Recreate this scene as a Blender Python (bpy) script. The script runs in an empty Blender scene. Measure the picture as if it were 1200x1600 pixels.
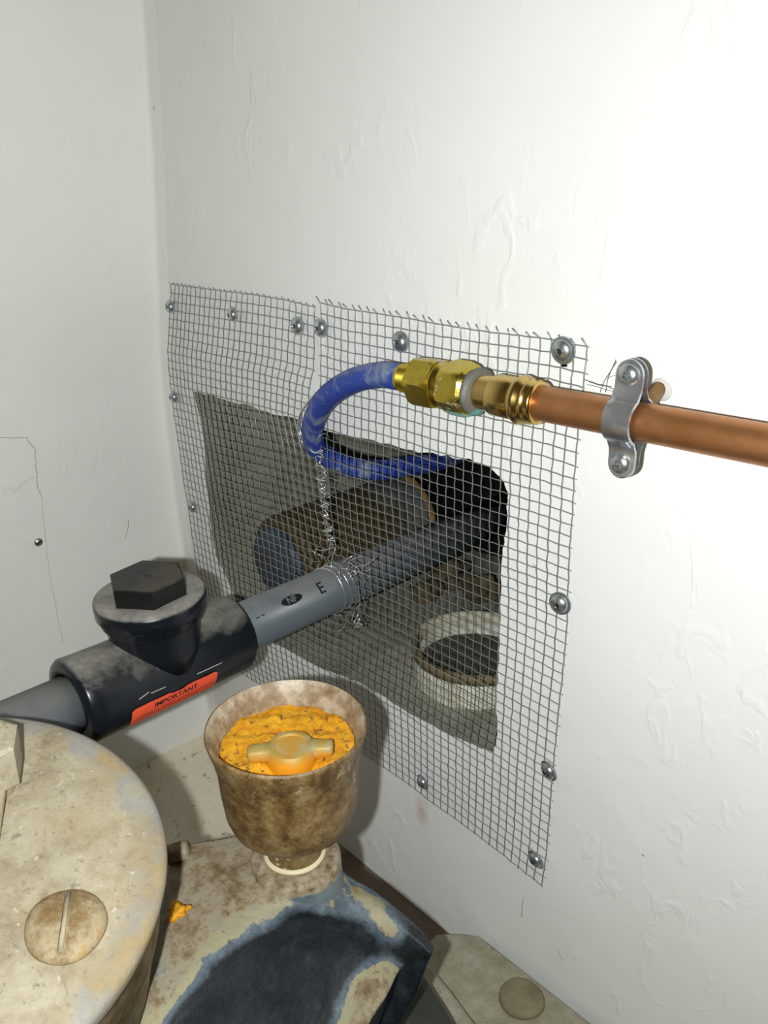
import bpy, bmesh, math, random
import numpy as np
from mathutils import Vector, Matrix
from mathutils.geometry import delaunay_2d_cdt

# ------------------------------------------------------------------ camera / light / exposure
S = 0.001                                     # everything below is written in millimetres
CAM = np.array([414.06459, -334.82707, 80.54392])
RT = np.array([0.68485476, 0.72851869, -0.01531244])
UP = np.array([-0.26718829, 0.27061369, 0.92486683])
FW = np.array([-0.67792653, 0.62930814, -0.37998274])
FPX = 1338.40644
sc = bpy.context.scene
cd = bpy.data.cameras.new('camera'); cam = bpy.data.objects.new('camera', cd)
sc.collection.objects.link(cam); sc.camera = cam
cd.sensor_fit = 'VERTICAL'; cd.sensor_height = 36.0; cd.lens = FPX / 1600 * 36.0
cd.clip_start = 0.01; cd.clip_end = 20
M = Matrix.Identity(4)
for i in range(3):
    M[i][0] = RT[i]; M[i][1] = UP[i]; M[i][2] = -FW[i]; M[i][3] = CAM[i] * S
cam.matrix_world = M

w = bpy.data.worlds.new('room_glow'); sc.world = w; w.use_nodes = True
bg = w.node_tree.nodes['Background']
bg.inputs['Color'].default_value = (1.0, 0.70, 0.26, 1); bg.inputs['Strength'].default_value = 0.065

# phone flash, beside the lens
fl = bpy.data.lights.new('phone_flash', 'AREA'); fl.shape = 'DISK'; fl.size = 0.007
fl.energy = 2.55; fl.color = (0.97, 1.0, 0.97)
fo = bpy.data.objects.new('phone_flash', fl); sc.collection.objects.link(fo)
M2 = M.copy()
fp = (CAM - RT * 27 - UP * 6) * S
for i in range(3): M2[i][3] = fp[i]
fo.matrix_world = M2

sc.view_settings.view_transform = 'Standard'; sc.view_settings.look = 'None'
sc.view_settings.gamma = 1; sc.view_settings.use_curve_mapping = False
sc.view_settings.exposure = 0.0

# ------------------------------------------------------------------ helpers
def ray(x, y): return RT * (x - 600) / FPX - UP * (y - 800) / FPX + FW
def pl(x, y, ax, val):
    """photo pixel -> point on the world plane axis==val"""
    d = ray(x, y); t = (val - CAM[ax]) / d[ax]; return CAM + t * d
def nrm(v):
    v = np.array(v, float); return v / np.linalg.norm(v)
def V(p): return Vector((p[0] * S, p[1] * S, p[2] * S))
COL = sc.collection.objects

def link(name, me, mat, parent=None, smooth=True, origin=None):
    o = bpy.data.objects.new(name, me); COL.link(o)
    if mat is not None:
        for m_ in (mat if isinstance(mat, (list, tuple)) else [mat]): me.materials.append(m_)
    if smooth:
        for p in me.polygons: p.use_smooth = True
    if origin is not None:
        me.transform(Matrix.Translation(-V(origin))); o.location = V(origin)
    if parent is not None:
        o.parent = parent
        o.location = o.location - wloc(parent)
    return o
def wloc(o):
    v = o.location.copy()
    while o.parent is not None: o = o.parent; v = v + o.location
    return v
def obj(name, bm, mat, parent=None, smooth=True, origin=None, sharp=None):
    bmesh.ops.recalc_face_normals(bm, faces=bm.faces)
    if sharp is not None:
        for e in bm.edges:
            if len(e.link_faces) == 2 and e.calc_face_angle(0) > math.radians(sharp): e.smooth = False
    me = bpy.data.meshes.new(name); bm.to_mesh(me); bm.free()
    return link(name, me, mat, parent, smooth, origin)
def thing(name, label, cat, loc, group=None):
    o = bpy.data.objects.new(name, None); COL.link(o); o.location = V(loc)
    o.empty_display_size = 0.01
    o['label'] = label; o['category'] = cat
    if group: o['group'] = group
    return o
def tag(o, label, cat, group=None, kind=None):
    o['label'] = label; o['category'] = cat
    if group: o['group'] = group
    if kind: o['kind'] = kind
    return o
def struct(o, label=None):
    o['kind'] = 'structure'
    if label: o['label'] = label
    return o
def frame_of(d, up=(0, 0, 1)):
    d = nrm(d); a = np.array(up, float)
    if abs(d @ nrm(a)) > .98: a = np.array([1., 0, 0])
    e1 = nrm(a - (a @ d) * d); e2 = np.cross(d, e1); return d, e1, e2
def lathe(bm, A, d, prof, n=48, up=(0, 0, 1), cap0=True, cap1=True, wob=0, seed=0):
    """prof: list of (s, radius) along axis d from A"""
    d, e1, e2 = frame_of(d, up); rings = []
    rnd = random.Random(seed); ph = [rnd.uniform(0, 6.28) for _ in range(4)]
    for s, R in prof:
        ring = []
        for k in range(n):
            t = 2 * math.pi * k / n
            RR = R * (1 + wob * (math.sin(2 * t + ph[0]) + .6 * math.sin(3 * t + ph[1] + s * .1) + .4 * math.sin(5 * t + ph[2] + s * .2)))
            ring.append(bm.verts.new(V(np.array(A) + d * s + RR * (math.cos(t) * e1 + math.sin(t) * e2))))
        rings.append(ring)
    for a, b in zip(rings[:-1], rings[1:]):
        for k in range(n):
            bm.faces.new((a[k], a[(k + 1) % n], b[(k + 1) % n], b[k]))
    if cap0: bm.faces.new(rings[0][::-1])
    if cap1: bm.faces.new(rings[-1])
def tube(bm, pts, R, n=8, cap=True):
    pts = [np.array(p, float) for p in pts]
    m = len(pts); T = []
    for i in range(m):
        T.append(nrm(pts[min(i + 1, m - 1)] - pts[max(i - 1, 0)]))
    _, e1, _ = frame_of(T[0]); prev = None
    for i in range(m):
        e1 = nrm(e1 - (e1 @ T[i]) * T[i]); e2 = np.cross(T[i], e1)
        r = R(i / (m - 1)) if callable(R) else R
        ring = [bm.verts.new(V(pts[i] + r * (math.cos(2 * math.pi * k / n) * e1 + math.sin(2 * math.pi * k / n) * e2))) for k in range(n)]
        if prev:
            for k in range(n): bm.faces.new((prev[k], prev[(k + 1) % n], ring[(k + 1) % n], ring[k]))
        elif cap: bm.faces.new(ring[::-1])
        prev = ring
    if cap: bm.faces.new(prev)
def smoothpath(pts, sub=10):
    pts = [np.array(p, float) for p in pts]
    P = [2 * pts[0] - pts[1]] + pts + [2 * pts[-1] - pts[-2]]; out = []
    for i in range(1, len(P) - 2):
        a, b, c, d = P[i - 1:i + 3]
        for k in range(sub):
            t = k / sub
            out.append(.5 * (2 * b + (c - a) * t + (2 * a - 5 * b + 4 * c - d) * t * t + (3 * b - a - 3 * c + d) * t ** 3))
    out.append(pts[-1]); return out
def prism(bm, A, d, R, s0, s1, sides=6, rot=0, cham=0, up=(0, 0, 1)):
    d, e1, e2 = frame_of(d, up)
    def ring(s, r):
        return [bm.verts.new(V(np.array(A) + d * s + r * (math.cos(rot + 2 * math.pi * k / sides) * e1 + math.sin(rot + 2 * math.pi * k / sides) * e2))) for k in range(sides)]
    prof = [(s0, R - cham), (s0 + cham * .6, R), (s1 - cham * .6, R), (s1, R - cham)] if cham else [(s0, R), (s1, R)]
    rs = [ring(s, r) for s, r in prof]
    for a, b in zip(rs[:-1], rs[1:]):
        for k in range(sides): bm.faces.new((a[k], a[(k + 1) % sides], b[(k + 1) % sides], b[k]))
    bm.faces.new(rs[0][::-1]); bm.faces.new(rs[-1])
def hexnut(bm, A, d, R, s0, s1, rot=0, n=72, ch=2.0):
    """hexagon with domed (turned) corners at both ends"""
    d, e1, e2 = frame_of(d); rings = []
    N = 7
    L = s1 - s0
    for i in range(N + 1):
        s = s0 + L * i / N
        q = min(i / N, 1 - i / N) * L
        rmax = R if q >= ch else R - (ch - q) * .9
        ring = []
        for k in range(n):
            t = 2 * math.pi * k / n
            tt = (t - rot) % (math.pi / 3) - math.pi / 6
            rh = R * math.cos(math.pi / 6) / math.cos(tt)
            rr = min(rh, rmax)
            ring.append(bm.verts.new(V(np.array(A) + d * s + rr * (math.cos(t) * e1 + math.sin(t) * e2))))
        rings.append(ring)
    for a, b in zip(rings[:-1], rings[1:]):
        for k in range(n): bm.faces.new((a[k], a[(k + 1) % n], b[(k + 1) % n], b[k]))
    bm.faces.new(rings[0][::-1]); bm.faces.new(rings[-1])

# ------------------------------------------------------------------ materials
class NT:
    def __init__(s, name):
        s.m = bpy.data.materials.new(name); s.m.use_nodes = True
        s.t = s.m.node_tree; s.b = s.t.nodes['Principled BSDF']; s._co = None
    def n(s, ty, **kw):
        nd = s.t.nodes.new(ty)
        for k, v in kw.items(): setattr(nd, k, v)
        return nd
    def l(s, a, b): s.t.links.new(a, b)
    def co(s):
        if s._co is None: s._co = s.n('ShaderNodeNewGeometry').outputs['Position']
        return s._co
    def noise(s, scale, detail=4, rough=.6, vec=None, dist=0):
        nd = s.n('ShaderNodeTexNoise'); nd.inputs['Scale'].default_value = scale; nd.inputs['Detail'].default_value = detail
        nd.inputs['Roughness'].default_value = rough; nd.inputs['Distortion'].default_value = dist
        s.l(vec or s.co(), nd.inputs['Vector']); return nd.outputs['Fac']
    def ramp(s, fac, stops, interp='LINEAR'):
        nd = s.n('ShaderNodeValToRGB'); cr = nd.color_ramp; cr.interpolation = interp
        while len(cr.elements) < len(stops): cr.elements.new(.5)
        for e, (p, c) in zip(cr.elements, stops):
            e.position = p; e.color = (c[0], c[1], c[2], 1) if hasattr(c, '__len__') else (c, c, c, 1)
        s.l(fac, nd.inputs['Fac']); return nd.outputs['Color']
    def mix(s, fac, a, b, blend='MIX'):
        nd = s.n('ShaderNodeMix', data_type='RGBA', blend_type=blend)
        for inp, v in ((nd.inputs[0], fac), (nd.inputs[6], a), (nd.inputs[7], b)):
            if hasattr(v, 'is_linked') or isinstance(v, bpy.types.NodeSocket): s.l(v, inp)
            elif hasattr(v, '__len__'): inp.default_value = (v[0], v[1], v[2], 1)
            else: inp.default_value = v
        return nd.outputs[2]
    def math(s, op, a, b=0.0, c=None):
        nd = s.n('ShaderNodeMath', operation=op)
        for i, v in enumerate((a, b) if c is None else (a, b, c)):
            if isinstance(v, bpy.types.NodeSocket): s.l(v, nd.inputs[i])
            else: nd.inputs[i].default_value = v
        return nd.outputs[0]
    def plane(s, n, d):
        """signed distance (mm) from world plane n.x = d"""
        nd = s.n('ShaderNodeVectorMath', operation='DOT_PRODUCT'); s.l(s.co(), nd.inputs[0])
        nd.inputs[1].default_value = tuple(np.array(n) * 1000.0)
        return s.math('SUBTRACT', nd.outputs['Value'], d)
    def bump(s, h, strength=.3, dist=.001, prev=None):
        nd = s.n('ShaderNodeBump'); nd.inputs['Strength'].default_value = strength; nd.inputs['Distance'].default_value = dist
        s.l(h, nd.inputs['Height'])
        if prev is not None: s.l(prev, nd.inputs['Normal'])
        return nd.outputs['Normal']
    def out(s, col=None, rough=None, metal=None, normal=None, spec=None):
        for k, v in (('Base Color', col), ('Roughness', rough), ('Metallic', metal), ('Specular IOR Level', spec)):
            if v is None: continue
            if isinstance(v, bpy.types.NodeSocket): s.l(v, s.b.inputs[k])
            elif hasattr(v, '__len__'): s.b.inputs[k].default_value = (v[0], v[1], v[2], 1)
            else: s.b.inputs[k].default_value = v
        if normal is not None: s.l(normal, s.b.inputs['Normal'])
        return s.m
def lin(r, g, b):
    f = lambda c: (c / 255 / 12.92) if c / 255 <= .04045 else ((c / 255 + .055) / 1.055) ** 2.4
    return (f(r), f(g), f(b))

def plaster(name, base, dirt_z=None, stain=None):
    m = NT(name)
    big = m.noise(9, 3, .5); fine = m.noise(160, 5, .6); mid = m.noise(38, 4, .55, dist=.6)
    c = m.mix(m.ramp(big, [(.35, 0), (.7, 1)]), base, tuple(x * .96 for x in base))
    # small flecks / chips
    vo = m.n('ShaderNodeTexVoronoi'); vo.inputs['Scale'].default_value = 22; m.l(m.co(), vo.inputs['Vector'])
    fleck = m.math('MULTIPLY', m.ramp(vo.outputs['Distance'], [(.0, 1), (.035, 1), (.055, 0)]), m.ramp(mid, [(.58, 0), (.62, 1)]))
    c = m.mix(m.math('MULTIPLY', fleck, .7), c, (.16, .15, .13))
    if dirt_z is not None:
        z = m.plane((0, 0, 1), dirt_z)
        k = m.math('MULTIPLY', m.ramp(m.math('ADD', m.math('MULTIPLY', z, .02), m.math('MULTIPLY', mid, .8)), [(.25, 1), (.75, 0)]), .35)
        c = m.mix(k, c, (.33, .27, .20))
    # lumps: raised streaky paint ridges
    mp = m.n('ShaderNodeMapping'); mp.inputs['Scale'].default_value = (1, 1, .55); m.l(m.co(), mp.inputs['Vector'])
    lump = m.ramp(m.noise(60, 3, .5, vec=mp.outputs[0], dist=1.2), [(.55, 0), (.72, 1)])
    nb = m.bump(big, .35, .006); nb = m.bump(mid, .2, .0014, nb)
    patch = m.ramp(m.noise(13, 3, .5), [(.44, 0), (.58, 1)])
    nb = m.bump(m.math('MULTIPLY', lump, patch), .5, .0008, nb); nb = m.bump(fine, .1, .0004, nb)
    if stain is not None:
        nd = m.n('ShaderNodeVectorMath', operation='SUBTRACT'); m.l(m.co(), nd.inputs[0]); nd.inputs[1].default_value = tuple(np.array(stain) * S)
        n2_ = m.n('ShaderNodeVectorMath', operation='MULTIPLY'); m.l(nd.outputs[0], n2_.inputs[0]); n2_.inputs[1].default_value = (120, 20, 48)
        n3_ = m.n('ShaderNodeVectorMath', operation='LENGTH'); m.l(n2_.outputs[0], n3_.inputs[0])
        k = m.math('MULTIPLY', m.ramp(n3_.outputs['Value'], [(.2, 1), (1.0, 0)]), m.ramp(mid, [(.40, 0), (.6, .6)]))
        c = m.mix(k, c, (.48, .25, .19))
    return m.out(c, .55, 0, nb, .25)

M_wall = plaster('white_painted_plaster', (.80, .81, .80), stain=pl(659, 1258, 1, 0))
M_wall_left = plaster('white_painted_plaster_left', (.84, .85, .825), dirt_z=-430)

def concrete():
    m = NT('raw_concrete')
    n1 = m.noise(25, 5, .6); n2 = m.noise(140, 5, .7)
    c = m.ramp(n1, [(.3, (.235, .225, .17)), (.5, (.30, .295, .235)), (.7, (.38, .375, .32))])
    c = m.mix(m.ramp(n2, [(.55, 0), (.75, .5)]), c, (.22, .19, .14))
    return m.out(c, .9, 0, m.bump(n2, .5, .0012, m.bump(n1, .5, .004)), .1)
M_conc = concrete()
def unlit_depth():  # near-black colour stands for the unlit depth behind the opening
    m = NT('unlit_recess_depth'); n1 = m.noise(30, 6, .7)
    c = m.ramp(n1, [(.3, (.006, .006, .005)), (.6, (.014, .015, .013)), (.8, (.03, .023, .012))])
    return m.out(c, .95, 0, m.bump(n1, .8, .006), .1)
M_unlit = unlit_depth()
def floor_m():
    m = NT('dusty_concrete_floor'); n1 = m.noise(18, 5, .6); n2 = m.noise(120, 5, .7)
    c = m.ramp(n1, [(.3, (.72, .64, .50)), (.55, (.86, .79, .64)), (.75, (.88, .84, .73))])
    c = m.mix(m.ramp(n2, [(.6, 0), (.68, .8)]), c, (.14, .11, .08))
    # floor behind the pump: brown dirt with its shadow put into the colour
    k = m.ramp(m.plane((-.2, 1, 0), -60), [(0, 0), (.0, 0)])
    x = m.ramp(m.math('MULTIPLY', m.plane((1, 0, 0), -60), .012), [(.2, 0), (.8, 1)])
    c = m.mix(m.math('MULTIPLY', x, .9), c, (.085, .05, .032))
    return m.out(c, .85, 0, m.bump(n2, .4, .001, m.bump(n1, .4, .004)), .15)
M_floor = floor_m()

def metal(name, col, rough, nscale=80, var=.15, metallic=1.0, b=.1):
    m = NT(name); n1 = m.noise(nscale, 4, .6)
    c = m.mix(m.ramp(n1, [(.3, 0), (.7, 1)]), col, tuple(x * (1 - var * 2) for x in col))
    r = m.math('ADD', m.math('MULTIPLY', n1, .2), rough - .1)
    return m.out(c, r, metallic, m.bump(n1, b, .0004))
M_zinc = metal('bright_zinc', (.56, .61, .64), .30, metallic=.92)
M_zincd = metal('dull_zinc_wire', (.36, .37, .37), .42, 200, .1, .6)
M_bright = metal('bright_steel_wire', (.85, .87, .88), .28, 200, .05, .9)
M_strap = metal('pressed_zinc_strap', (.70, .71, .76), .27, 60, .25, .9, .3)
def brass():
    m = NT('yellow_brass'); n1 = m.noise(90, 4, .6)
    c = m.mix(m.ramp(n1, [(.35, 0), (.75, 1)]), (.62, .48, .075), (.42, .30, .05))
    return m.out(c, m.math('ADD', m.math('MULTIPLY', n1, .25), .16), 1.0, m.bump(n1, .08, .0003))
M_brass = brass()
def brass_crust():
    m = NT('brass_with_verdigris'); n1 = m.noise(160, 5, .7); n0 = m.noise(420, 3, .6)
    # white flux on one edge and green verdigris at the underside
    low = m.plane((0, 0, 1), -33.5)
    g = m.ramp(m.math('ADD', m.math('MULTIPLY', low, .09), n1), [(.30, 1), (.48, 0)])
    c = m.mix(m.ramp(n1, [(.35, 0), (.75, 1)]), (.60, .46, .07), (.45, .33, .06))
    c = m.mix(g, c, (.20, .46, .42))
    f = m.ramp(n1, [(.58, 0), (.64, .8)])
    c = m.mix(f, c, (.42, .43, .42))
    met = m.math('SUBTRACT', 1.0, m.math('MAXIMUM', f, g))
    return m.out(c, m.math('ADD', m.math('MULTIPLY', m.math('MAXIMUM', f, g), .5), .24), met, m.bump(n0, .3, .0004))
M_crust = brass_crust()
def flux():
    m = NT('sealing_paste'); n1 = m.noise(180, 5, .7)
    low = m.plane((0, 0, 1), -31)
    g = m.ramp(m.math('ADD', m.math('MULTIPLY', low, .08), n1), [(.30, 1), (.55, 0)])
    c = m.mix(n1, (.09, .09, .085), (.20, .19, .155))
    c = m.mix(g, c, (.12, .42, .38))
    return m.out(c, .55, .25, m.bump(n1, .6, .001))
M_flux = flux()
M_bronze = metal('press_fitting_bronze', (.66, .46, .16), .22, 60, .1)
def copper():
    m = NT('copper_tube')
    mp = m.n('ShaderNodeMapping'); mp.inputs['Scale'].default_value = (8, 120, 120); m.l(m.co(), mp.inputs['Vector'])
    n1 = m.noise(1.0, 4, .6, vec=mp.outputs[0]); n2 = m.noise(50, 4, .6)
    c = m.ramp(n2, [(.3, (.40, .17, .06)), (.6, (.50, .23, .10)), (.8, (.32, .14, .06))])
    return m.out(c, m.math('ADD', m.math('MULTIPLY', n1, .22), .34), .9, m.bump(n1, .1, .0002))
M_copper = copper()
def hose_m():
    m = NT('blue_rubber_hose')
    n1 = m.noise(70, 5, .6, dist=.5); n2 = m.noise(300, 3, .6)
    c = m.mix(m.ramp(n1, [(.50, 0), (.64, .9)]), (.022, .052, .30), (.20, .25, .34))
    c = m.mix(m.ramp(n2, [(.62, 0), (.75, .35)]), c, (.4, .4, .4))
    return m.out(c, .5, 0, m.bump(n2, .15, .0004), .35)
M_hose = hose_m()
def pvc(name, col, dust, rough=.42, dir_up=True, amt=.7, thr=.45):
    m = NT(name); g = m.n('ShaderNodeNewGeometry'); sp = m.n('ShaderNodeSeparateXYZ'); m.l(g.outputs['Normal'], sp.inputs[0])
    n1 = m.noise(45, 5, .65, dist=.4); n2 = m.noise(280, 4, .7)
    k = m.math('ADD', m.math('MULTIPLY', sp.outputs['Z'], .55), m.math('MULTIPLY', n1, .8))
    k = m.math('MULTIPLY', m.ramp(k, [(thr, 0), (thr + .4, 1)]), amt)
    k = m.math('MULTIPLY', k, m.ramp(n2, [(.25, .55), (.6, 1)]))
    c = m.mix(k, col, dust)
    r = m.math('ADD', m.math('MULTIPLY', k, .45), rough)
    return m.out(c, r, 0, m.bump(n2, .12, .0004), .4)
M_pvc = pvc('grey_pvc', (.10, .12, .138), (.28, .27, .25), .42, amt=.55, thr=.62)
M_pvc_dusty = pvc('dusty_grey_pvc', (.15, .17, .195), (.27, .255, .22), .55, amt=.8, thr=.50)
M_black = pvc('anthracite_pvc', (.007, .010, .014), (.31, .295, .26), .26, amt=.75, thr=.70)
M_cap = pvc('black_cap_plastic', (.007, .007, .007), (.16, .13, .10), .42, amt=.35, thr=.86)
M_collar = pvc('dusty_collar_plastic', (.007, .010, .014), (.30, .285, .26), .22, amt=1.0, thr=.62)
def flat(name, col, rough=.6, metallic=0, spec=.3):
    m = NT(name); return m.out(col, rough, metallic, None, spec)
M_orange = flat('orange_label', lin(246, 92, 62), .5)
M_recess = metal('shaded_zinc', (.16, .18, .20), .4)
M_ink = flat('black_ink', (.012, .012, .014), .6)
M_greyprint = flat('grey_print', (.16, .18, .20), .5)
M_lightline = flat('pale_scratch', (.4, .4, .38), .6)
M_pencil = flat('pencil_graphite', (.10, .10, .10), .7)
def cast_rust():
    m = NT('rusty_cast_cup'); n1 = m.noise(110, 8, .75); n2 = m.noise(330, 5, .7); n3 = m.noise(48, 5, .7)
    c = m.ramp(n1, [(.36, (.055, .028, .008)), (.46, (.115, .066, .020)), (.54, (.17, .108, .040)), (.64, (.24, .165, .075))])
    c = m.mix(m.math('MULTIPLY', m.ramp(n2, [(.52, 0), (.62, .9)]), m.ramp(n3, [(.52, 0), (.6, 1)])), c, (.55, .48, .34))
    return m.out(c, m.math('ADD', m.math('MULTIPLY', n1, .5), .18), .0, m.bump(n2, .6, .0006, m.bump(n1, .5, .0012)), .6)
M_cup = cast_rust()
def inner_rust():
    m = NT('worn_cup_lining'); n1 = m.noise(90, 6, .7); n2 = m.noise(350, 5, .7)
    c = m.ramp(n1, [(.32, (.16, .10, .05)), (.46, (.26, .19, .12)), (.58, (.40, .34, .26)), (.72, (.36, .20, .03))])
    return m.out(c, .45, 0, m.bump(n2, .4, .0006), .5)
M_cupin = inner_rust()
def grease():
    m = NT('yellow_rust_grease'); n1 = m.noise(120, 7, .75); n2 = m.noise(210, 5, .65); n3 = m.noise(500, 3, .6)
    c = m.ramp(n1, [(.3, (.38, .13, .004)), (.48, (.58, .26, .008)), (.65, (.68, .36, .02))])
    c = m.mix(m.ramp(n2, [(.57, 0), (.63, .9)]), c, (.13, .06, .03))
    return m.out(c, .7, 0, m.bump(n2, .7, .0012, m.bump(n3, .5, .0005)), .3)
M_grease = grease()
def knob():
    m = NT('grease_stained_metal'); n1 = m.noise(120, 5, .7)
    z = m.plane((0, 0, 1), -151.5)
    k = m.ramp(m.math('ADD', m.math('MULTIPLY', z, .12), n1), [(.2, 1), (.75, 0)])
    c = m.ramp(n1, [(.3, (.22, .15, .035)), (.5, (.32, .25, .07)), (.7, (.36, .32, .18))])
    c = m.mix(k, c, (.62, .24, .008))
    return m.out(c, .55, .1, m.bump(n1, .4, .0008), .4)
M_knob = knob()
M_gasket = flat('cream_sealing_tape', (.58, .51, .33), .55)
DISC_C = np.array([135.0, -298.8, -151.5])
def pump_cream():
    m = NT('worn_cream_paint'); n0 = m.noise(16, 4, .6); n1 = m.noise(48, 8, .72); n2 = m.noise(170, 5, .7)
    c = m.ramp(n1, [(.30, (.20, .15, .085)), (.42, (.29, .245, .165)), (.55, (.37, .33, .24)), (.72, (.41, .38, .30))])
    c = m.mix(m.ramp(n0, [(.52, 0), (.72, .55)]), c, (.30, .21, .09))
    c = m.mix(m.ramp(n2, [(.60, 0), (.70, .7)]), c, (.16, .13, .09))
    c = m.mix(m.ramp(m.noise(420, 3, .6), [(.60, 0), (.68, .45)]), c, (.14, .11, .08))
    c = m.mix(m.ramp(m.noise(310, 3, .6), [(.66, 0), (.70, .6)]), c, (.52, .50, .44))
    # grubby rim low on the right of the cover
    nd = m.n('ShaderNodeVectorMath', operation='SUBTRACT'); m.l(m.co(), nd.inputs[0]); nd.inputs[1].default_value = tuple(DISC_C * S)
    n3_ = m.n('ShaderNodeVectorMath', operation='LENGTH'); m.l(nd.outputs[0], n3_.inputs[0])
    rad = m.math('ADD', m.math('MULTIPLY', n3_.outputs['Value'], 1000 / 82.0), m.math('MULTIPLY', m.math('SUBTRACT', n1, .5), .5))
    c = m.mix(m.ramp(rad, [(.86, 0), (.92, .6)]), c, m.ramp(n0, [(.3, (.28, .17, .06)), (.45, (.30, .26, .18)), (.55, (.20, .22, .25)), (.65, (.30, .22, .10))]))
    return m.out(c, .6, 0, m.bump(n2, .3, .0006, m.bump(n1, .5, .0016)), .35)
M_cream = pump_cream()
def pump_brown():
    m = NT('rust_stained_iron'); n1 = m.noise(75, 7, .72); n2 = m.noise(200, 5, .7)
    c = m.ramp(n1, [(.3, (.11, .065, .025)), (.46, (.21, .14, .065)), (.58, (.33, .27, .17)), (.7, (.32, .18, .04))])
    return m.out(c, .6, 0, m.bump(n2, .5, .0007, m.bump(n1, .5, .002)), .35)
M_brown = pump_brown()
def pump_body():
    m = NT('flaking_blue_grey_paint'); n0 = m.noise(38, 8, .7); n1 = m.noise(95, 8, .75); n2 = m.noise(300, 5, .7); n4 = m.noise(22, 4, .6)
    at = m.n('ShaderNodeVertexColor', layer_name='paint'); sp = m.n('ShaderNodeSeparateColor'); m.l(at.outputs['Color'], sp.inputs[0])
    k = m.math('ADD', sp.outputs[0], m.math('MULTIPLY', m.math('SUBTRACT', n0, .5), .52))
    dusty = m.ramp(n1, [(.32, (.10, .06, .028)), (.46, (.20, .15, .09)), (.56, (.29, .25, .175)), (.68, (.235, .215, .165))])
    dusty = m.mix(m.ramp(n4, [(.52, 0), (.62, .55)]), dusty, (.17, .20, .21))
    cream = m.ramp(n1, [(.35, (.25, .16, .05)), (.47, (.29, .265, .16)), (.62, (.26, .245, .17))])
    blue = m.ramp(n1, [(.35, (.045, .062, .095)), (.52, (.09, .12, .15)), (.66, (.16, .20, .215))])
    navy = m.ramp(n1, [(.35, (.004, .007, .011)), (.55, (.010, .015, .020)), (.7, (.024, .030, .030))])
    c = m.mix(m.ramp(k, [(.29, 0), (.32, 1)]), dusty, cream)
    c = m.mix(m.ramp(k, [(.42, 0), (.44, 1)]), c, blue)
    c = m.mix(m.ramp(k, [(.50, 0), (.64, 1)]), c, navy)
    c = m.mix(m.math('MULTIPLY', m.ramp(n2, [(.60, 0), (.66, .7)]), m.ramp(k, [(.45, 1), (.7, .25)])), c, (.09, .055, .03))
    return m.out(c, m.math('ADD', m.math('MULTIPLY', n1, .4), .3), 0, m.bump(n2, .35, .0006, m.bump(n1, .5, .0014)), .4)
M_body = pump_body()
def pump_lobe():
    m = NT('blue_grey_paint_with_cream_patches'); n0 = m.noise(30, 5, .6, dist=.6); n1 = m.noise(70, 6, .7, dist=.5); n2 = m.noise(190, 5, .7)
    blue = m.ramp(n1, [(.3, (.022, .034, .046)), (.6, (.05, .072, .088)), (.8, (.10, .14, .16))])
    c = m.mix(m.ramp(n0, [(.53, 0), (.56, 1)]), blue, m.mix(n1, (.24, .23, .17), (.30, .26, .17)))
    return m.out(c, m.math('ADD', m.math('MULTIPLY', n1, .4), .25), 0, m.bump(n2, .3, .0006, m.bump(n0, .4, .0015)), .4)
M_lobe = pump_lobe()
def boss_m():
    m = NT('boss_blue_side_dusty_top'); n0 = m.noise(45, 5, .6, dist=.4); n2 = m.noise(190, 5, .7)
    z = m.plane((0, 0, 1), -227)
    k = m.math('ADD', m.math('MULTIPLY', z, .12), m.math('MULTIPLY', m.math('SUBTRACT', n0, .5), 1.4))
    c = m.mix(m.ramp(k, [(.0, 0), (.2, 1)]), m.ramp(n0, [(.3, (.05, .075, .10)), (.55, (.13, .17, .19)), (.75, (.20, .22, .22))]),
              m.ramp(n2, [(.35, (.11, .07, .035)), (.5, (.23, .18, .115)), (.65, (.32, .285, .215))]))
    return m.out(c, .6, 0, m.bump(n2, .5, .0007, m.bump(n0, .4, .0015)), .35)
M_boss = boss_m()
M_dark = pvc('shaded_green_painted_iron', (.012, .020, .017), (.05, .05, .035), .4, amt=.6, thr=.6)  # green iron, darkened in colour for the shade below the upper casing
def plate_m():
    m = NT('dusty_grey_base_plate'); n1 = m.noise(60, 7, .72); n2 = m.noise(150, 5, .75)
    c = m.ramp(n1, [(.3, (.20, .185, .13)), (.5, (.29, .27, .20)), (.7, (.38, .365, .29))])
    c = m.mix(m.ramp(n2, [(.62, 0), (.68, .85)]), c, (.05, .04, .03))
    c = m.mix(m.ramp(n2, [(.26, .7), (.31, 0)]), c, (.55, .54, .48))
    return m.out(c, .8, 0, m.bump(n2, .5, .0008), .2)
M_plate = plate_m()
def clay():
    m = NT('off_white_socket_plastic'); n1 = m.noise(40, 5, .65); n2 = m.noise(200, 4, .6)
    c = m.ramp(n1, [(.3, (.36, .34, .24)), (.5, (.55, .54, .45)), (.7, (.62, .62, .54))])
    return m.out(c, .5, 0, m.bump(n2, .15, .0004), .35)
M_socket = clay()
def rimm():
    m = NT('stained_socket_rim'); n1 = m.noise(50, 5, .65)
    k = m.math('ADD', m.math('MULTIPLY', m.plane((.45, -.85, 0), -24), -.008), n1)
    c = m.mix(m.ramp(k, [(.36, 0), (.6, 1)]), (.17, .135, .07), (.50, .48, .36))
    return m.out(c, .6, 0, None, .3)
M_socket_rim = rimm()
M_bluepipe = metal('blue_grey_pipe_end', (.05, .07, .10), .5, 60, .2, 0.0)
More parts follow.
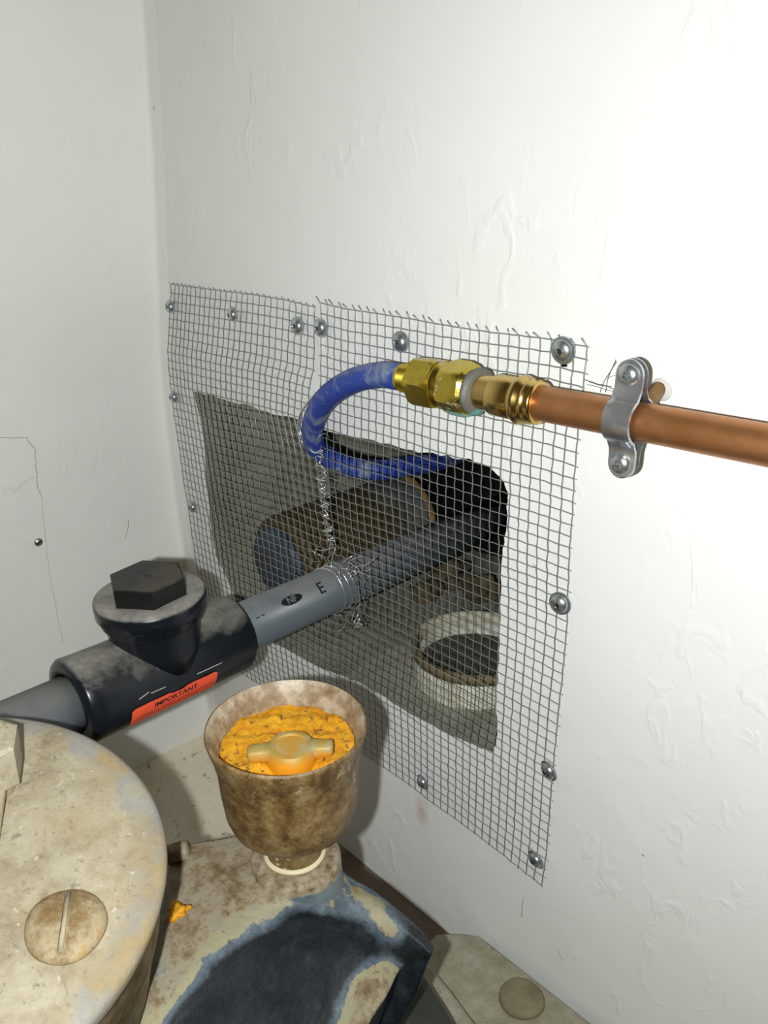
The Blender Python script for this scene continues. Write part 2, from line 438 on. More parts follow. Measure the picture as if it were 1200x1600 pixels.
def barrel_m():
    m = NT('brown_coated_pipe'); n1 = m.noise(14, 5, .6); n2 = m.noise(60, 5, .7)
    k = m.math('ADD', m.math('MULTIPLY', m.plane((0, 1, 0), 95), .008), m.math('MULTIPLY', m.math('SUBTRACT', n1, .5), 1.5))
    c = m.mix(m.ramp(k, [(.0, 0), (.2, 1)]), m.mix(n2, (.05, .035, .015), (.12, .09, .045)), m.mix(n2, (.10, .11, .10), (.16, .165, .15)))
    return m.out(c, .7, 0, m.bump(n2, .3, .001), .2)
M_brownpipe = barrel_m()
M_rustring = metal('orange_rust_ring', (.34, .19, .05), .7, 90, .3, 0.0)
M_stone = metal('muddy_stone', (.15, .11, .055), .9, 60, .3, 0.0, 1.0)
M_socket_shade = flat('grey_brown_socket_shade', (.075, .07, .055), .9)  # shadow inside the socket, painted as a dark colour on its bottom
M_plug = flat('white_plastic_plug', (.52, .52, .50), .5)
M_zincrod = metal('rusty_threaded_rod', (.30, .18, .08), .5)

# ------------------------------------------------------------------ the room
# opening outline in the back wall, traced on the wall plane y = 0
OPX = [(303, 612), (330, 617), (362, 628), (392, 634), (428, 647), (460, 654), (490, 666), (514, 674), (555, 684), (595, 692), (632, 701), (667, 708),
       (700, 712), (721, 717), (742, 721), (757, 727), (772, 737), (784, 749), (791, 763), (794, 783), (792, 812), (789, 840), (785, 868), (783, 900),
       (782, 945), (781, 1005), (778, 1040), (777, 1072), (775, 1110), (777, 1140), (776, 1158), (770, 1176), (740, 1164), (707, 1149), (680, 1136), (653, 1122),
       (622, 1104), (595, 1086), (560, 1066), (540, 1058), (505, 1045), (465, 1024), (428, 1005), (400, 985), (372, 950), (360, 915), (347, 888), (338, 870), (334, 852),
       (330, 830), (329, 816), (326, 780), (322, 740), (318, 690), (312, 650), (306, 628)]
rnd = random.Random(3)
hole = []
for i, (x, y) in enumerate(OPX):
    a = pl(x, y, 1, 0); x2, y2 = OPX[(i + 1) % len(OPX)]; b = pl(x2, y2, 1, 0)
    for k in range(3):
        q = a + (b - a) * k / 3
        j = .9 if k else .5
        hole.append((q[0] + rnd.uniform(-j, j), q[2] + rnd.uniform(-j, j)))
X0, X1, Z0, Z1 = -260, 1100, -430, 1300
WT = 14                                        # plastered face sits proud of the recess lining
def wall_with_hole():
    outer = [(X0, Z0), (X1, Z0), (X1, Z1), (X0, Z1)]
    pts = [Vector(p) for p in outer + hole]
    n = len(hole)
    edges = [(i, (i + 1) % 4) for i in range(4)] + [(4 + i, 4 + (i + 1) % n) for i in range(n)]
    vs, es, fs, *_ = delaunay_2d_cdt(pts, edges, [], 0, 1e-6)
    bm = bmesh.new(); bv = [bm.verts.new(V((v[0], 0, v[1]))) for v in vs]
    from mathutils.geometry import intersect_point_quad_2d
    hp = hole
    def inside(x, z):
        c = False; j = n - 1
        for i in range(n):
            if (hp[i][1] > z) != (hp[j][1] > z) and x < (hp[j][0] - hp[i][0]) * (z - hp[i][1]) / (hp[j][1] - hp[i][1]) + hp[i][0]: c = not c
            j = i
        return c
    for f in fs:
        cx = sum(vs[i][0] for i in f) / len(f); cz = sum(vs[i][1] for i in f) / len(f)
        if not inside(cx, cz): bm.faces.new([bv[i] for i in f])
    # rough plaster edge then the rear slab
    cxm = sum(p[0] for p in hole) / n; czm = sum(p[1] for p in hole) / n
    for f in bm.faces: f.normal_update()
    return bm, inside
bm, inside = wall_with_hole()
for v in bm.verts: pass
bmesh.ops.recalc_face_normals(bm, faces=bm.faces)
# make sure the front faces -y
if sum(f.normal.y * f.calc_area() for f in bm.faces) > 0: bmesh.ops.reverse_faces(bm, faces=bm.faces)
me = bpy.data.meshes.new('wall_back'); bm.to_mesh(me); bm.free()
wall_back = struct(link('wall_back', me, M_wall, smooth=False))

# lining of the opening: concrete sides running deep into the wall, closed by a black sheet for the unlit depth
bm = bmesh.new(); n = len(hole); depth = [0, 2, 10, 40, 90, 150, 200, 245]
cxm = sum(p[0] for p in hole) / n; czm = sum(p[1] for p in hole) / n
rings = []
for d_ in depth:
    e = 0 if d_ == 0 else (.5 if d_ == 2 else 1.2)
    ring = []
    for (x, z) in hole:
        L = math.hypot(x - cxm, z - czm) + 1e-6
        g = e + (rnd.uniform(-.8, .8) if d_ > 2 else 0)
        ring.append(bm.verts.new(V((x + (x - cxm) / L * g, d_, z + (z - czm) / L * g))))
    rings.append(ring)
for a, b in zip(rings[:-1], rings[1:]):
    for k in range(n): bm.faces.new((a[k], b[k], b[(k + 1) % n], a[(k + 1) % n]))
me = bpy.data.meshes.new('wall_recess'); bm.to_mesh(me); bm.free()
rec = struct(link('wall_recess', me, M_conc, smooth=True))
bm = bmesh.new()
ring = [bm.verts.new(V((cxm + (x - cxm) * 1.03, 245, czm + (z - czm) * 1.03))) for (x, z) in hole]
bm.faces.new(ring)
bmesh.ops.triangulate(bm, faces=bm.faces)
me = bpy.data.meshes.new('wall_recess_dark_sheet'); bm.to_mesh(me); bm.free()
struct(link('wall_recess_dark_sheet', me, M_unlit, smooth=False))

# left wall, slightly bowed, with a soft plastered corner
LX = [(-430, -190), (-414, -191), (-330, -199), (-242, -204.5), (-194, -207.8), (-120, -209), (-64, -207.5), (-8, -197), (40, -190), (83, -183.5), (174, -175), (400, -165), (1300, -150)]
zs = np.array([p[0] for p in LX], float); xs = np.array([p[1] for p in LX], float)
bm = bmesh.new(); rows = []
for z in [-430, -414, -380, -340, -300, -270, -242, -220, -194, -160, -120, -90, -64, -40, -20, 0, 20, 40, 60, 83, 110, 140, 174, 250, 400, 800, 1300]:
    x0 = float(np.interp(z, zs, xs)); row = []
    rc = 5
    prof = [(x0 + 16, .4), (x0 + rc, -.6)] + [(x0 + rc - rc * math.sin(a), -rc + rc * math.cos(a)) for a in (.5, 1.05)] + [(x0, -rc), (x0, -30), (x0, -120), (x0, -300), (x0, -1200)]
    for (x, y) in prof: row.append(bm.verts.new(V((x, y - .3, z))))
    rows.append(row)
for a, b in zip(rows[:-1], rows[1:]):
    for k in range(len(a) - 1): bm.faces.new((a[k], a[k + 1], b[k + 1], b[k]))
me = bpy.data.meshes.new('wall_left'); bm.to_mesh(me); bm.free()
wall_left = struct(link('wall_left', me, M_wall_left))

# floor, falling slightly away from the corner
bm = bmesh.new()
fx = [-260, -195, -100, 0, 60, 110, 250, 600, 1100]; fy = [0, -60, -150, -300, -700, -1200]
def fz(x, y): return -414 - 13 * min(1, max(0, (x + 190) / 200))
g = [[bm.verts.new(V((x, y, fz(x, y)))) for x in fx] for y in fy]
for j in range(len(fy) - 1):
    for i in range(len(fx) - 1): bm.faces.new((g[j][i], g[j + 1][i], g[j + 1][i + 1], g[j][i + 1]))
me = bpy.data.meshes.new('floor'); bm.to_mesh(me); bm.free()
floor = struct(link('floor', me, M_floor, smooth=True))

# hairline cracks and pencil marks on the plaster: thin real ribbons lying on the walls
def on_left(x, y):
    q = pl(x, y, 0, -200)
    for _ in range(6):
        q = pl(x, y, 0, float(np.interp(q[2], zs, xs)) + .35)
    return q
def scratch(name, parent, pts, R, mat, planef):
    bm = bmesh.new(); tube(bm, [planef(*p) for p in pts], R, 5)
    return obj(name, bm, mat, parent)
rn = random.Random(8)
def jag(pts, a=1.5, sub=5):
    out = []
    for p, q in zip(pts[:-1], pts[1:]):
        for k in range(sub): out.append((p[0] + (q[0] - p[0]) * k / sub + rn.uniform(-a, a), p[1] + (q[1] - p[1]) * k / sub + rn.uniform(-a, a)))
    out.append(pts[-1]); return out
M_crack = flat('hairline_crack', (.36, .32, .27), .9)
scratch('crack', wall_left, jag([(-30, 684), (20, 684), (42, 684), (54, 700), (57, 735), (60, 765), (66, 776)], 1.2), .22, M_crack, on_left)
scratch('crack', wall_left, jag([(66, 776), (70, 830), (75, 880), (90, 960), (98, 1005)], 1.2), .12, M_crack, on_left)
scratch('crack', wall_left, jag([(201, 812), (199, 830), (195, 842)], .6), .2, M_crack, on_left)
scratch('crack', wall_left, jag([(57, 745), (40, 752), (22, 770)], 1), .1, M_crack, on_left)
onb = lambda x, y: pl(x, y, 1, -.15)
for pts, R in (([(920, 597), (945, 603), (962, 609)], .2), ([(911, 592), (935, 600), (956, 604)], .2), ([(918, 600), (960, 612)], .15), ([(962, 562), (950, 590), (946, 613)], .22), ([(956, 575), (942, 600), (938, 613)], .2), ([(948, 590), (965, 586)], .13), ([(963, 565), (953, 582)], .25)):
    o = scratch('pencil_mark', wall_back, jag(pts, .8, 3), R, M_pencil, onb)
for pts, R in (([(817, 1402), (816, 1415), (815, 1432)], .22), ([(872, 1484), (874, 1490), (880, 1502)], .2), ([(1003, 1335), (1007, 1338)], .4), ([(577, 1312), (577, 1322)], .25),
               ([(833, 882), (840, 890)], .3)):
    scratch('crack', wall_back, jag(pts, .5, 3), R, M_crack, onb)

# ------------------------------------------------------------------ wire mesh panels
PITCH = 6.35
def curve_interp(pts):
    i = np.array([p[0] for p in pts], float); q = np.array([pl(p[1], p[2], 1, -2) for p in pts])
    return lambda t: np.array([np.interp(t, i, q[:, 0]), np.interp(t, i, q[:, 2])])
NR = 51
# seam / pipe data
PA = np.array([6.84, 0, -189.7]); PD = nrm((-.0425, 1, -.0172)); PR = 15.8
def make_panel(name, label, nc, top, bottom, left, right, bulge, seed, parent=None, prong=1.0):
    T, B_, L, R_ = map(curve_interp, (top, bottom, left, right))
    rr = random.Random(seed)
    P00, P10, P01, P11 = T(0), T(nc), B_(0), B_(nc)
    def P(u, v):            # u in columns, v in rows
        a, b = u / nc, v / NR
        q = (1 - b) * T(u) + b * B_(u) + (1 - a) * L(v) + a * R_(v) - ((1 - a) * (1 - b) * P00 + a * (1 - b) * P10 + (1 - a) * b * P01 + a * b * P11)
        y = -1.4 - bulge(a, b)
        x, z = q
        # gathered towards the pipe where the cut ends were tied off
        dx, dz = x - 6.8, z + 189.7; dist = math.hypot(dx, dz)
        if dist < 70:
            k = math.exp(-(dist / 26) ** 2) * 5
            z -= dz / (dist + 1e-6) * k * .4; x -= dx / (dist + 1e-6) * k * .4
            y -= k * .9 * math.sin(x * .9 + z * .7)
        return x, y, z
    jit = {}
    def pt(u, v, off):
        key = (round(u * 2), round(v * 2))
        if key not in jit: jit[key] = (rr.gauss(0, .09), rr.gauss(0, .12), rr.gauss(0, .09))
        x, y, z = P(u, v); j = jit[key]
        return np.array([x + j[0], y + j[1] + off, z + j[2]])
    WR = .34
    bm = bmesh.new()
    def clip(seq):
        runs, cur = [], []
        for q in seq:
            if math.hypot(q[0] - 6.8, q[2] + 189.7) < PR + 1.5:
                if len(cur) > 1: runs.append(cur)
                cur = []
            else: cur.append(q)
        if len(cur) > 1: runs.append(cur)
        return runs
    for c in range(nc + 1):
        seq = [pt(c, r_ / 2, .25 * (1 if (c + r_ // 2) % 2 else -1) if r_ % 2 == 0 else 0) for r_ in range(NR * 2 + 1)]
        a = seq[0]
        lean = rr.uniform(.5, 3.0) * prong; hh = rr.uniform(2.6, 4.2) * prong
        if prong > .5: tip = [a + np.array([-lean, -rr.uniform(.5, 3), hh])]
        else: tip = [a + np.array([-lean, -1.2, hh])]
        seq = tip + seq
        seq.append(seq[-1] + np.array([0, 0, -rr.uniform(.2, 1.2)]))
        for run in clip(seq): tube(bm, run, WR, 4)
    for r_ in range(NR + 1):
        seq = [pt(c / 2, r_, .25 * (-1 if (c // 2 + r_) % 2 else 1) if c % 2 == 0 else 0) for c in range(nc * 2 + 1)]
        seq = [seq[0] + np.array([-rr.uniform(.2, 1.6), 0, rr.uniform(-.2, .3)])] + seq + [seq[-1] + np.array([rr.uniform(.3, 2.2), 0, rr.uniform(-.4, .1)])]
        for run in clip(seq): tube(bm, run, WR, 4)
    o = obj(name, bm, M_zincd, smooth=True)
    tag(o, label, 'wire mesh', 'wire mesh over the wall opening'); return o, P
topR = [(0, 500.2, 473.5), (4, 543, 483.5), (8, 589, 490), (12, 639, 498), (16, 690.8, 508), (20, 748, 517), (24, 810.6, 524.7), (27, 860, 530.5), (30, 916, 541.9)]
botR = [(0, 536, 1157), (7, 598.5, 1199.2), (11, 638.5, 1226), (15, 676.6, 1256.6), (18, 709.8, 1279), (21, 740.5, 1303), (24, 774.7, 1328.5), (27, 809, 1355.5), (30, 845.5, 1384)]
lefR = [(0, 500.2, 473.5), (4, 501, 539), (8, 501.5, 603), (16, 503.5, 728), (22, 512, 808), (28, 522, 884), (34, 527, 962), (40, 528, 1034), (51, 536, 1157)]
rigR = [(0, 916, 541.9), (1, 914.5, 562), (3, 910.5, 605.3), (7, 902, 686.6), (10, 896, 749), (13, 893, 803.8), (16, 889.5, 856.6), (19, 887.5, 907.8), (23, 885, 972), (26, 881, 1023),
        (29, 877, 1069), (33, 870, 1132.5), (36, 865, 1180), (40, 860.5, 1235.5), (43, 858, 1275), (47, 853, 1330), (51, 845.5, 1384)]
topL = [(0, 266.6, 444.4), (5, 297.5, 448.5), (10, 336, 453.5), (17, 395, 460.6), (22, 442, 468.5), (27, 490.6, 480)]
botL = [(0, 335, 1024), (27, 529, 1152)]
lefL = [(0, 266.6, 444.4), (4, 264, 498), (8, 261, 550), (12, 265, 600), (16, 271.5, 650), (20, 279, 700), (25, 287, 759), (28.5, 294.6, 800), (31, 298, 828), (36, 306.4, 885), (51, 335, 1024)]
rigL = [(0, 490.6, 480), (2, 490.5, 510), (6, 489, 578), (8, 483, 606), (12, 480, 655), (16, 495, 716), (20, 503, 776), (24, 512, 830), (28, 519, 884), (34, 524, 962), (40, 525, 1034), (51, 529, 1152)]
def bulL(a, b): return 3.2 * math.sin(math.pi * a) * math.sin(math.pi * min(1, b * 1.0)) ** .8 + 2.2 * math.exp(-((a - .95) / .15) ** 2) * math.exp(-((b - .5) / .3) ** 2)
def bulR(a, b): return 2.0 * math.exp(-((a - .03) / .2) ** 2) * math.exp(-((b - .45) / .3) ** 2) + .8 * math.sin(math.pi * a) * math.sin(math.pi * b) + .5 * (1 + math.sin(b * 26 + a * 5)) * a * .5
panL, PL_ = make_panel('wire_mesh_panel', 'galvanised wire mesh panel left of the stitched seam, next to the room corner', 27, topL, botL, lefL, rigL, bulL, 5, prong=.45)
panR, PR_ = make_panel('wire_mesh_panel', 'galvanised wire mesh panel right of the stitched seam, behind the blue hose and brass fitting', 30, topR, botR, lefR, rigR, bulR, 7)

# ------------------------------------------------------------------ dome-head screws
SC = [((267, 479), 5.2, .9, 'zinc dome-head screw at top left corner of the mesh, nearest the room corner'),
      ((365, 491), 5.4, .9, 'zinc dome-head screw on the mesh top edge, second from the room corner'),
      ((466, 509), 5.8, .9, 'zinc dome-head screw on the mesh top edge just left of the seam'),
      ((502, 512), 6.0, .9, 'zinc dome-head screw on the mesh top edge just right of the seam'),
      ((627, 534), 6.0, .9, 'zinc dome-head screw on the mesh right above the brass tail of the blue hose'),
      ((881, 547), 6.6, .9, 'zinc dome-head screw at top right of the mesh with a black smudge below'),
      ((273, 620), 5.0, .9, 'small zinc screw on the left mesh edge beside the top left of the opening'),
      ((302, 792), 5.0, .9, 'small zinc screw on the left mesh edge above the black valve cap'),
      ((876, 942), 6.2, .9, 'zinc dome-head screw alone halfway down the right mesh edge'),
      ((859, 1203), 6.2, .9, 'zinc dome-head screw tilted on the lower right mesh edge'),
      ((662, 1221), 5.6, .9, 'zinc dome-head screw on the bottom mesh edge with a reddish stain under it'),
      ((839, 1342), 6.0, .9, 'zinc dome-head screw at the bottom right corner of the mesh')]
def make_screw(center, R, axis, label):
    t = thing('dome_head_screw', label, 'screw', center, 'screws holding the wire mesh')
    bm = bmesh.new(); A = np.array(center)
    lathe(bm, A, axis, [(.0, R * .9), (.5, R), (1.1, R), (1.2, R * .82), (2.0, R * .80), (3.0, R * .68), (3.7, R * .48), (4.1, R * .26), (4.15, R * .24), (3.4, R * .12), (2.6, .1)], 36)
    obj('head', bm, M_zinc, t, sharp=35)
    # cross recess
    bm = bmesh.new(); d, e1, e2 = frame_of(axis)
    for k in range(2):
        a = e1 * math.cos(.5 + k * math.pi / 2) + e2 * math.sin(.5 + k * math.pi / 2); b = np.cross(d, a)
        L, W = R * .28, R * .05
        vs = [A + d * s + a * sx * L * (1 if s > 4 else .8) + b * sy * W for s in (3.5, 4.22) for sx, sy in ((-1, -1), (1, -1), (1, 1), (-1, 1))]
        bv = [bm.verts.new(V(v)) for v in vs]
        for f in ((0, 1, 2, 3), (4, 7, 6, 5), (0, 4, 5, 1), (1, 5, 6, 2), (2, 6, 7, 3), (3, 7, 4, 0)): bm.faces.new([bv[i] for i in f])
    obj('cross_recess', bm, M_recess, t, smooth=False)
    return t
rs = random.Random(2)
for (px, R, h, lab) in SC:
    c = pl(px[0], px[1], 1, -2.6)
    ax = (rs.uniform(-.12, .12), -1, rs.uniform(-.12, .12))
    if px[1] > 1150: ax = (rs.uniform(-.25, -.1), -1, -.22)
    make_screw(c, R, ax, lab)
# black smudge under the top right screw
bm = bmesh.new()
for k in range(6): lathe(bm, pl(878 + k * 1.3, 569 + (k % 3), 1, -.3), (0, -1, 0), [(0, .8), (.5, .7)], 8)
obj('paint_smudge', bm, M_ink, wall_back)
# faint rust stain runs below the bottom screw
# small brass coloured screw in the left wall
c = on_left(60, 847)
t = thing('wall_screw', 'small tarnished screw alone in the left wall above the black valve', 'screw', c)
bm = bmesh.new(); lathe(bm, c, (1, 0, 0), [(0, 3.2), (.8, 3.1), (1.6, 2.2), (1.9, 1.2), (1.5, .8)], 24); obj('head', bm, metal('tarnished_screw', (.42, .40, .30), .4), t, sharp=35)
bm = bmesh.new(); tube(bm, [c + np.array([1.9, -2, -.6]), c + np.array([1.9, 2, .6])], .35, 5); obj('slot', bm, M_ink, t)

# ------------------------------------------------------------------ copper pipe, brass coupling, hose
CA = np.array([250, -26, -20.3]); CDV = np.array([1, .008, .029]); CU = nrm(CDV)
def cp(x): return CA + CDV * (x - 250)
bm = bmesh.new(); lathe(bm, cp(186), CU, [(0, 7.6), (1, 8), (420, 8), (421, 7.6)], 48)
tag(obj('copper_pipe', bm, M_copper, origin=cp(186)), 'straight brown copper pipe running right from the brass fitting', 'pipe')

t = thing('brass_coupling', 'brass threaded union joining the blue hose to the copper pipe, with green corrosion', 'pipe fitting', cp(99))
K = np.linalg.norm(CDV)
bm = bmesh.new(); prof = [(0, 6.6), (.5, 7.4), (2.2, 7.6)]
s = 2.4
for k in range(7): prof += [(s, 7.6), (s + .4, 7.1), (s + .8, 7.6)]; s += .85
prof += [(9.5, 7.7), (14, 7.7)]
lathe(bm, cp(98), CU, prof, 48); obj('threaded_tail', bm, M_brass, t, sharp=50)
bm = bmesh.new(); hexnut(bm, cp(110.5), CU, 13.4, 0, 15.5, rot=.40, ch=1.0); obj('hex_nut', bm, M_brass, t, sharp=25)
bm = bmesh.new(); lathe(bm, cp(124), CU, [(0, 10.4), (2.5, 11.6), (4.0, 11.9), (5.5, 10.6), (12, 10.0)], 48, wob=.02, seed=3); obj('sealing_collar', bm, M_crust, t)
bm = bmesh.new(); hexnut(bm, cp(130.0), CU, 14.0, 0, 19, rot=.85, ch=4.0); obj('hex_nut', bm, M_crust, t, sharp=25)
bm = bmesh.new(); lathe(bm, cp(148.5), CU, [(0, 11.6), (1.6, 11.8), (3.2, 10.2), (4.2, 8.4)], 48, wob=.03, seed=5); obj('paste_ring', bm, M_flux, t)
bm = bmesh.new(); lathe(bm, cp(150), CU, [(0, 8.3), (10, 8.5), (11, 9.6), (11.6, 9.9), (22.5, 9.9), (23.5, 9.4), (24.2, 9.4), (25.5, 11.0), (27.2, 11.6), (29, 11.2), (30.4, 9.9), (31.2, 9.8), (32.0, 10.5), (33, 10.6), (34.2, 9.7), (35.0, 9.6), (35.6, 10.1), (36.6, 10.0), (37.4, 9.2), (37.5, 8.2)], 64)
obj('press_socket', bm, M_bronze, t, sharp=40)

hp = [cp(100.5), cp(92) + [0, 0, -.1], pl(596, 586, 1, -25.5), pl(560, 592, 1, -24.5), pl(527, 608, 1, -22), pl(503, 631, 1, -18), pl(490, 660, 1, -11), pl(489, 684, 1, -5), pl(497, 702, 1, 3),
      pl(520, 718, 1, 12), pl(553, 731, 1, 22), pl(595, 734, 1, 36), pl(640, 728, 1, 60), pl(680, 722, 1, 90), pl(725, 706, 1, 135), pl(780, 680, 1, 190)]
bm = bmesh.new(); tube(bm, smoothpath(hp, 14), 7.1, 28)
tag(obj('blue_hose', bm, M_hose), 'blue rubber hose looping from the brass fitting back through the wire mesh', 'hose')

# ------------------------------------------------------------------ pipe clamp
t = thing('pipe_clamp', 'zinc saddle clamp with two screws holding the copper pipe off the wall', 'pipe clamp', cp(233))
CX = cp(231.5)
def strap(side, y0):
    """half of the saddle: profile in (z, y) swept along the pipe direction; side -1 = front half"""
    prof = []; Rr = 8.9
    tabs = 25.5
    prof.append((tabs, 1.2)); prof.append((15.0, 1.2))
    prof += [(12.6, 1.6), (10.8, 2.6)]
    for k in range(13):
        a = math.radians(24 + (156 - 24) * k / 12); prof.append((math.cos(a) * (Rr + .4), math.sin(a) * (Rr + .4)))
    prof += [(-10.8, 2.6), (-12.6, 1.6), (-15.0, 1.2), (-tabs, 1.2)]
    W = 6.6; th = 1.1
    bm = bmesh.new()
    P = []
    m_ = len(prof)
    for i, (z, y) in enumerate(prof):
        a = np.array(prof[max(i - 1, 0)]); b = np.array(prof[min(i + 1, m_ - 1)]); tt = (b - a) / np.linalg.norm(b - a); nn = np.array([-tt[1], tt[0]])
        if nn[1] < 0: nn = -nn
        P.append((np.array([z, y]), nn))
    # rounded tabs: width shrinks at both ends
    full = []
    for (q, nn) in P: full.append((q, nn, W))
    def endcap(q, nn, sgn):
        out = []
        for k in range(1, 7):
            a = k / 6 * math.pi / 2; out.append((q + np.array([sgn * W * math.sin(a), 0]), nn, max(.3, W * math.cos(a))))
        return out
    q0, n0, _ = full[0]; q1, n1, _ = full[-1]
    full[0] = (q0 - np.array([W, 0]), n0, W); full[-1] = (q1 + np.array([W, 0]), n1, W)
    full = endcap(full[0][0], n0, 1)[::-1] + full + endcap(full[-1][0], n1, -1)
    rows = []
    for (q, nn, ww) in full:
        row = []
        # section across the width: rolled edges
        for (u, o_) in ((-1, 0), (-.94, th * .8), (-.5, th), (0, th * 1.05), (.5, th), (.94, th * .8), (1, 0), (0, -.1)):
            z, y = q + nn * o_
            row.append(bm.verts.new(V(CX + CU * ww * u + np.array([0, side * y, z]))))
        rows.append(row)
    for a, b in zip(rows[:-1], rows[1:]):
        for k in range(len(a)): bm.faces.new((a[k], a[(k + 1) % len(a)], b[(k + 1) % len(a)], b[k]))
    bm.faces.new(rows[0]); bm.faces.new(rows[-1][::-1])
    return bm
obj('front_strap', strap(-1, 0), M_strap, t, sharp=60)
obj('back_strap', strap(1, 0), M_strap, t, sharp=60)
for sgn in (1, -1):
    A = CX + np.array([0, -1.5, sgn * 19.0]) + CU * 0
    bm = bmesh.new(); lathe(bm, A, (0, -1, 0), [(0, 5.0), (1.0, 5.0), (2.2, 4.3), (3.1, 3.0), (3.5, 1.4), (3.3, .6)], 32); s_ = obj('clamp_screw', bm, M_zinc, t, sharp=40)
    bm = bmesh.new(); d, e1, e2 = frame_of((0, -1, 0))
    for k in range(2):
        a = e1 * math.cos(.4 + k * math.pi / 2) + e2 * math.sin(.4 + k * math.pi / 2)
        tube(bm, [A + d * 3.3 - a * 2, A + d * 3.45, A + d * 3.3 + a * 2], .3, 4)
    obj('cross_recess', bm, M_recess, s_)
# stand-off rod into the wall
bm = bmesh.new(); A = cp(233) + np.array([0, 9, 2.5]); B = pl(1029, 607, 1, -.6); lathe(bm, A, nrm(B - A), [(0, 6), (2, 6), (2, 3.4), (float(np.linalg.norm(B - A)), 3.4)], 24, cap1=True)
obj('stand_off_rod', bm, M_zincrod, t, sharp=40)
pc = pl(1034, 609, 1, 0)
bm = bmesh.new(); lathe(bm, pc, (0, -1, 0), [(-.5, 4.6), (.5, 5.0), (.9, 4.6), (1.0, 1.5)], 24, wob=.06, seed=2)
tag(obj('wall_plug', bm, M_plug, origin=pc), 'broken white plastic wall plug behind the pipe clamp', 'wall plug')

# ------------------------------------------------------------------ grey pipe through the wall and the black check valve
def pp(s): return PA + PD * s
bm = bmesh.new(); lathe(bm, pp(-92), PD, [(0, PR), (300, PR), (300, PR - 2.5)], 56)
pipe = tag(obj('grey_pipe', bm, M_pvc, origin=pp(-92)), 'grey plastic pipe passing through the wire mesh into the wall opening', 'pipe')
bm = bmesh.new(); lathe(bm, pp(-460), PD, [(0, PR), (268, PR)], 56)
tag(obj('grey_pipe', bm, M_pvc_dusty, origin=pp(-460)), 'dusty grey plastic pipe leaving the left end of the black valve', 'pipe')

def hit_cyl(x, y, R):
    """ray of a photo pixel onto the pipe-axis cylinder -> (axial, angle)"""
    d = ray(x, y); d_, e1, e2 = frame_of(PD)
    o = CAM - PA; a = d - (d @ d_) * d_; b = o - (o @ d_) * d_
    A_, B_, C_ = a @ a, 2 * a @ b, b @ b - R * R
    disc = max(0, B_ * B_ - 4 * A_ * C_); tt = (-B_ - math.sqrt(disc)) / (2 * A_)
    q = o + d * tt; return q @ d_, math.atan2(q @ e2, q @ e1)
def cylpt(s, th, R):
    d_, e1, e2 = frame_of(PD); return PA + d_ * s + R * (math.cos(th) * e1 + math.sin(th) * e2)
def text_mesh(txt, size, bold=0):
    cu = bpy.data.curves.new('lettering', 'FONT'); cu.body = txt; cu.size = size; cu.align_x = 'CENTER'; cu.align_y = 'CENTER'; cu.offset = bold
    o = bpy.data.objects.new('lettering', cu); COL.link(o); bpy.context.view_layer.update()
    me = bpy.data.meshes.new_from_object(o.evaluated_get(bpy.context.evaluated_depsgraph_get()))
    bpy.data.objects.remove(o); return me
def wrap_text(name, txt, size, s0, th0, R, mat, parent, xdir=1, lift=.12, rot=0, bold=0, ydir=1):
    me = text_mesh(txt, size, bold)
    bm = bmesh.new(); bm.from_mesh(me); bpy.data.meshes.remove(me)
    bmesh.ops.subdivide_edges(bm, edges=[e for e in bm.edges if e.calc_length() > size * .2], cuts=2)
    bmesh.ops.triangulate(bm, faces=bm.faces)
    for v in bm.verts:
        x, y = v.co.x, v.co.y
        x, y = x * math.cos(rot) - y * math.sin(rot), x * math.sin(rot) + y * math.cos(rot)
        # +theta runs from the top of the pipe to its camera side or away; sign chosen below
        v.co = V(cylpt(s0 + x * xdir, th0 - y / R * TS * ydir, R + lift))
    return obj(name, bm, mat, parent, smooth=False)
# sign: does theta grow when going down on the side the camera sees?
a0 = hit_cyl(456, 920, PR)[1]; a1 = hit_cyl(456, 950, PR)[1]
TS = 1 if a1 > a0 else -1
s_nf, th_nf = hit_cyl(456, 937, PR)
bm = bmesh.new(); c0 = bm.verts.new(V(cylpt(s_nf, th_nf, PR + .06))); rim = []
for k in range(40):
    a = 2 * math.pi * k / 40; rim.append(bm.verts.new(V(cylpt(s_nf + 8.4 * math.cos(a), th_nf + 3.1 / PR * math.sin(a) , PR + .1))))
for k in range(40): bm.faces.new((c0, rim[k], rim[(k + 1) % 40]))
obj('printed_oval', bm, M_ink, pipe, smooth=False)
wrap_text('printed_letters', 'NF', 6.2, s_nf, th_nf, PR, M_greyprint, pipe, lift=.22, bold=.12)
s_e, th_e = hit_cyl(502, 919, PR)
wrap_text('printed_letter', 'E', 11.5, s_e, th_e, PR, M_ink, pipe, lift=.12, bold=.05)
for (x, y) in ((403, 965), (411, 961)):
    sm, tm = hit_cyl(x, y, PR)
    bm = bmesh.new(); vs = [bm.verts.new(V(cylpt(sm + a, tm + b / PR, PR + .1))) for a, b in ((-1.3, -.35), (1.3, -.35), (1.3, .35), (-1.3, .35))]; bm.faces.new(vs)
    obj('printed_dash', bm, M_ink, pipe, smooth=False)

VR = 24.6; VS0, VS1 = -197, -88; VC = -141
t = thing('check_valve', 'black plastic check valve with a hexagonal cap and an orange warning label', 'valve', pp(VC))
bm = bmesh.new()
lathe(bm, pp(0), PD, [(VS0 + 6, PR + .5), (VS0, PR + 1.5), (VS0 - .3, PR + 4), (VS0 + .6, VR - 1), (VS0 + 2.5, VR + .4), (VS0 + 10, VR), (VS1 - 3, VR - .6), (VS1 - .8, VR - 1.6), (VS1, VR - 3), (VS1, PR + .2)], 72, cap0=False, cap1=False)
body = obj('valve_body', bm, M_black, t, sharp=50)
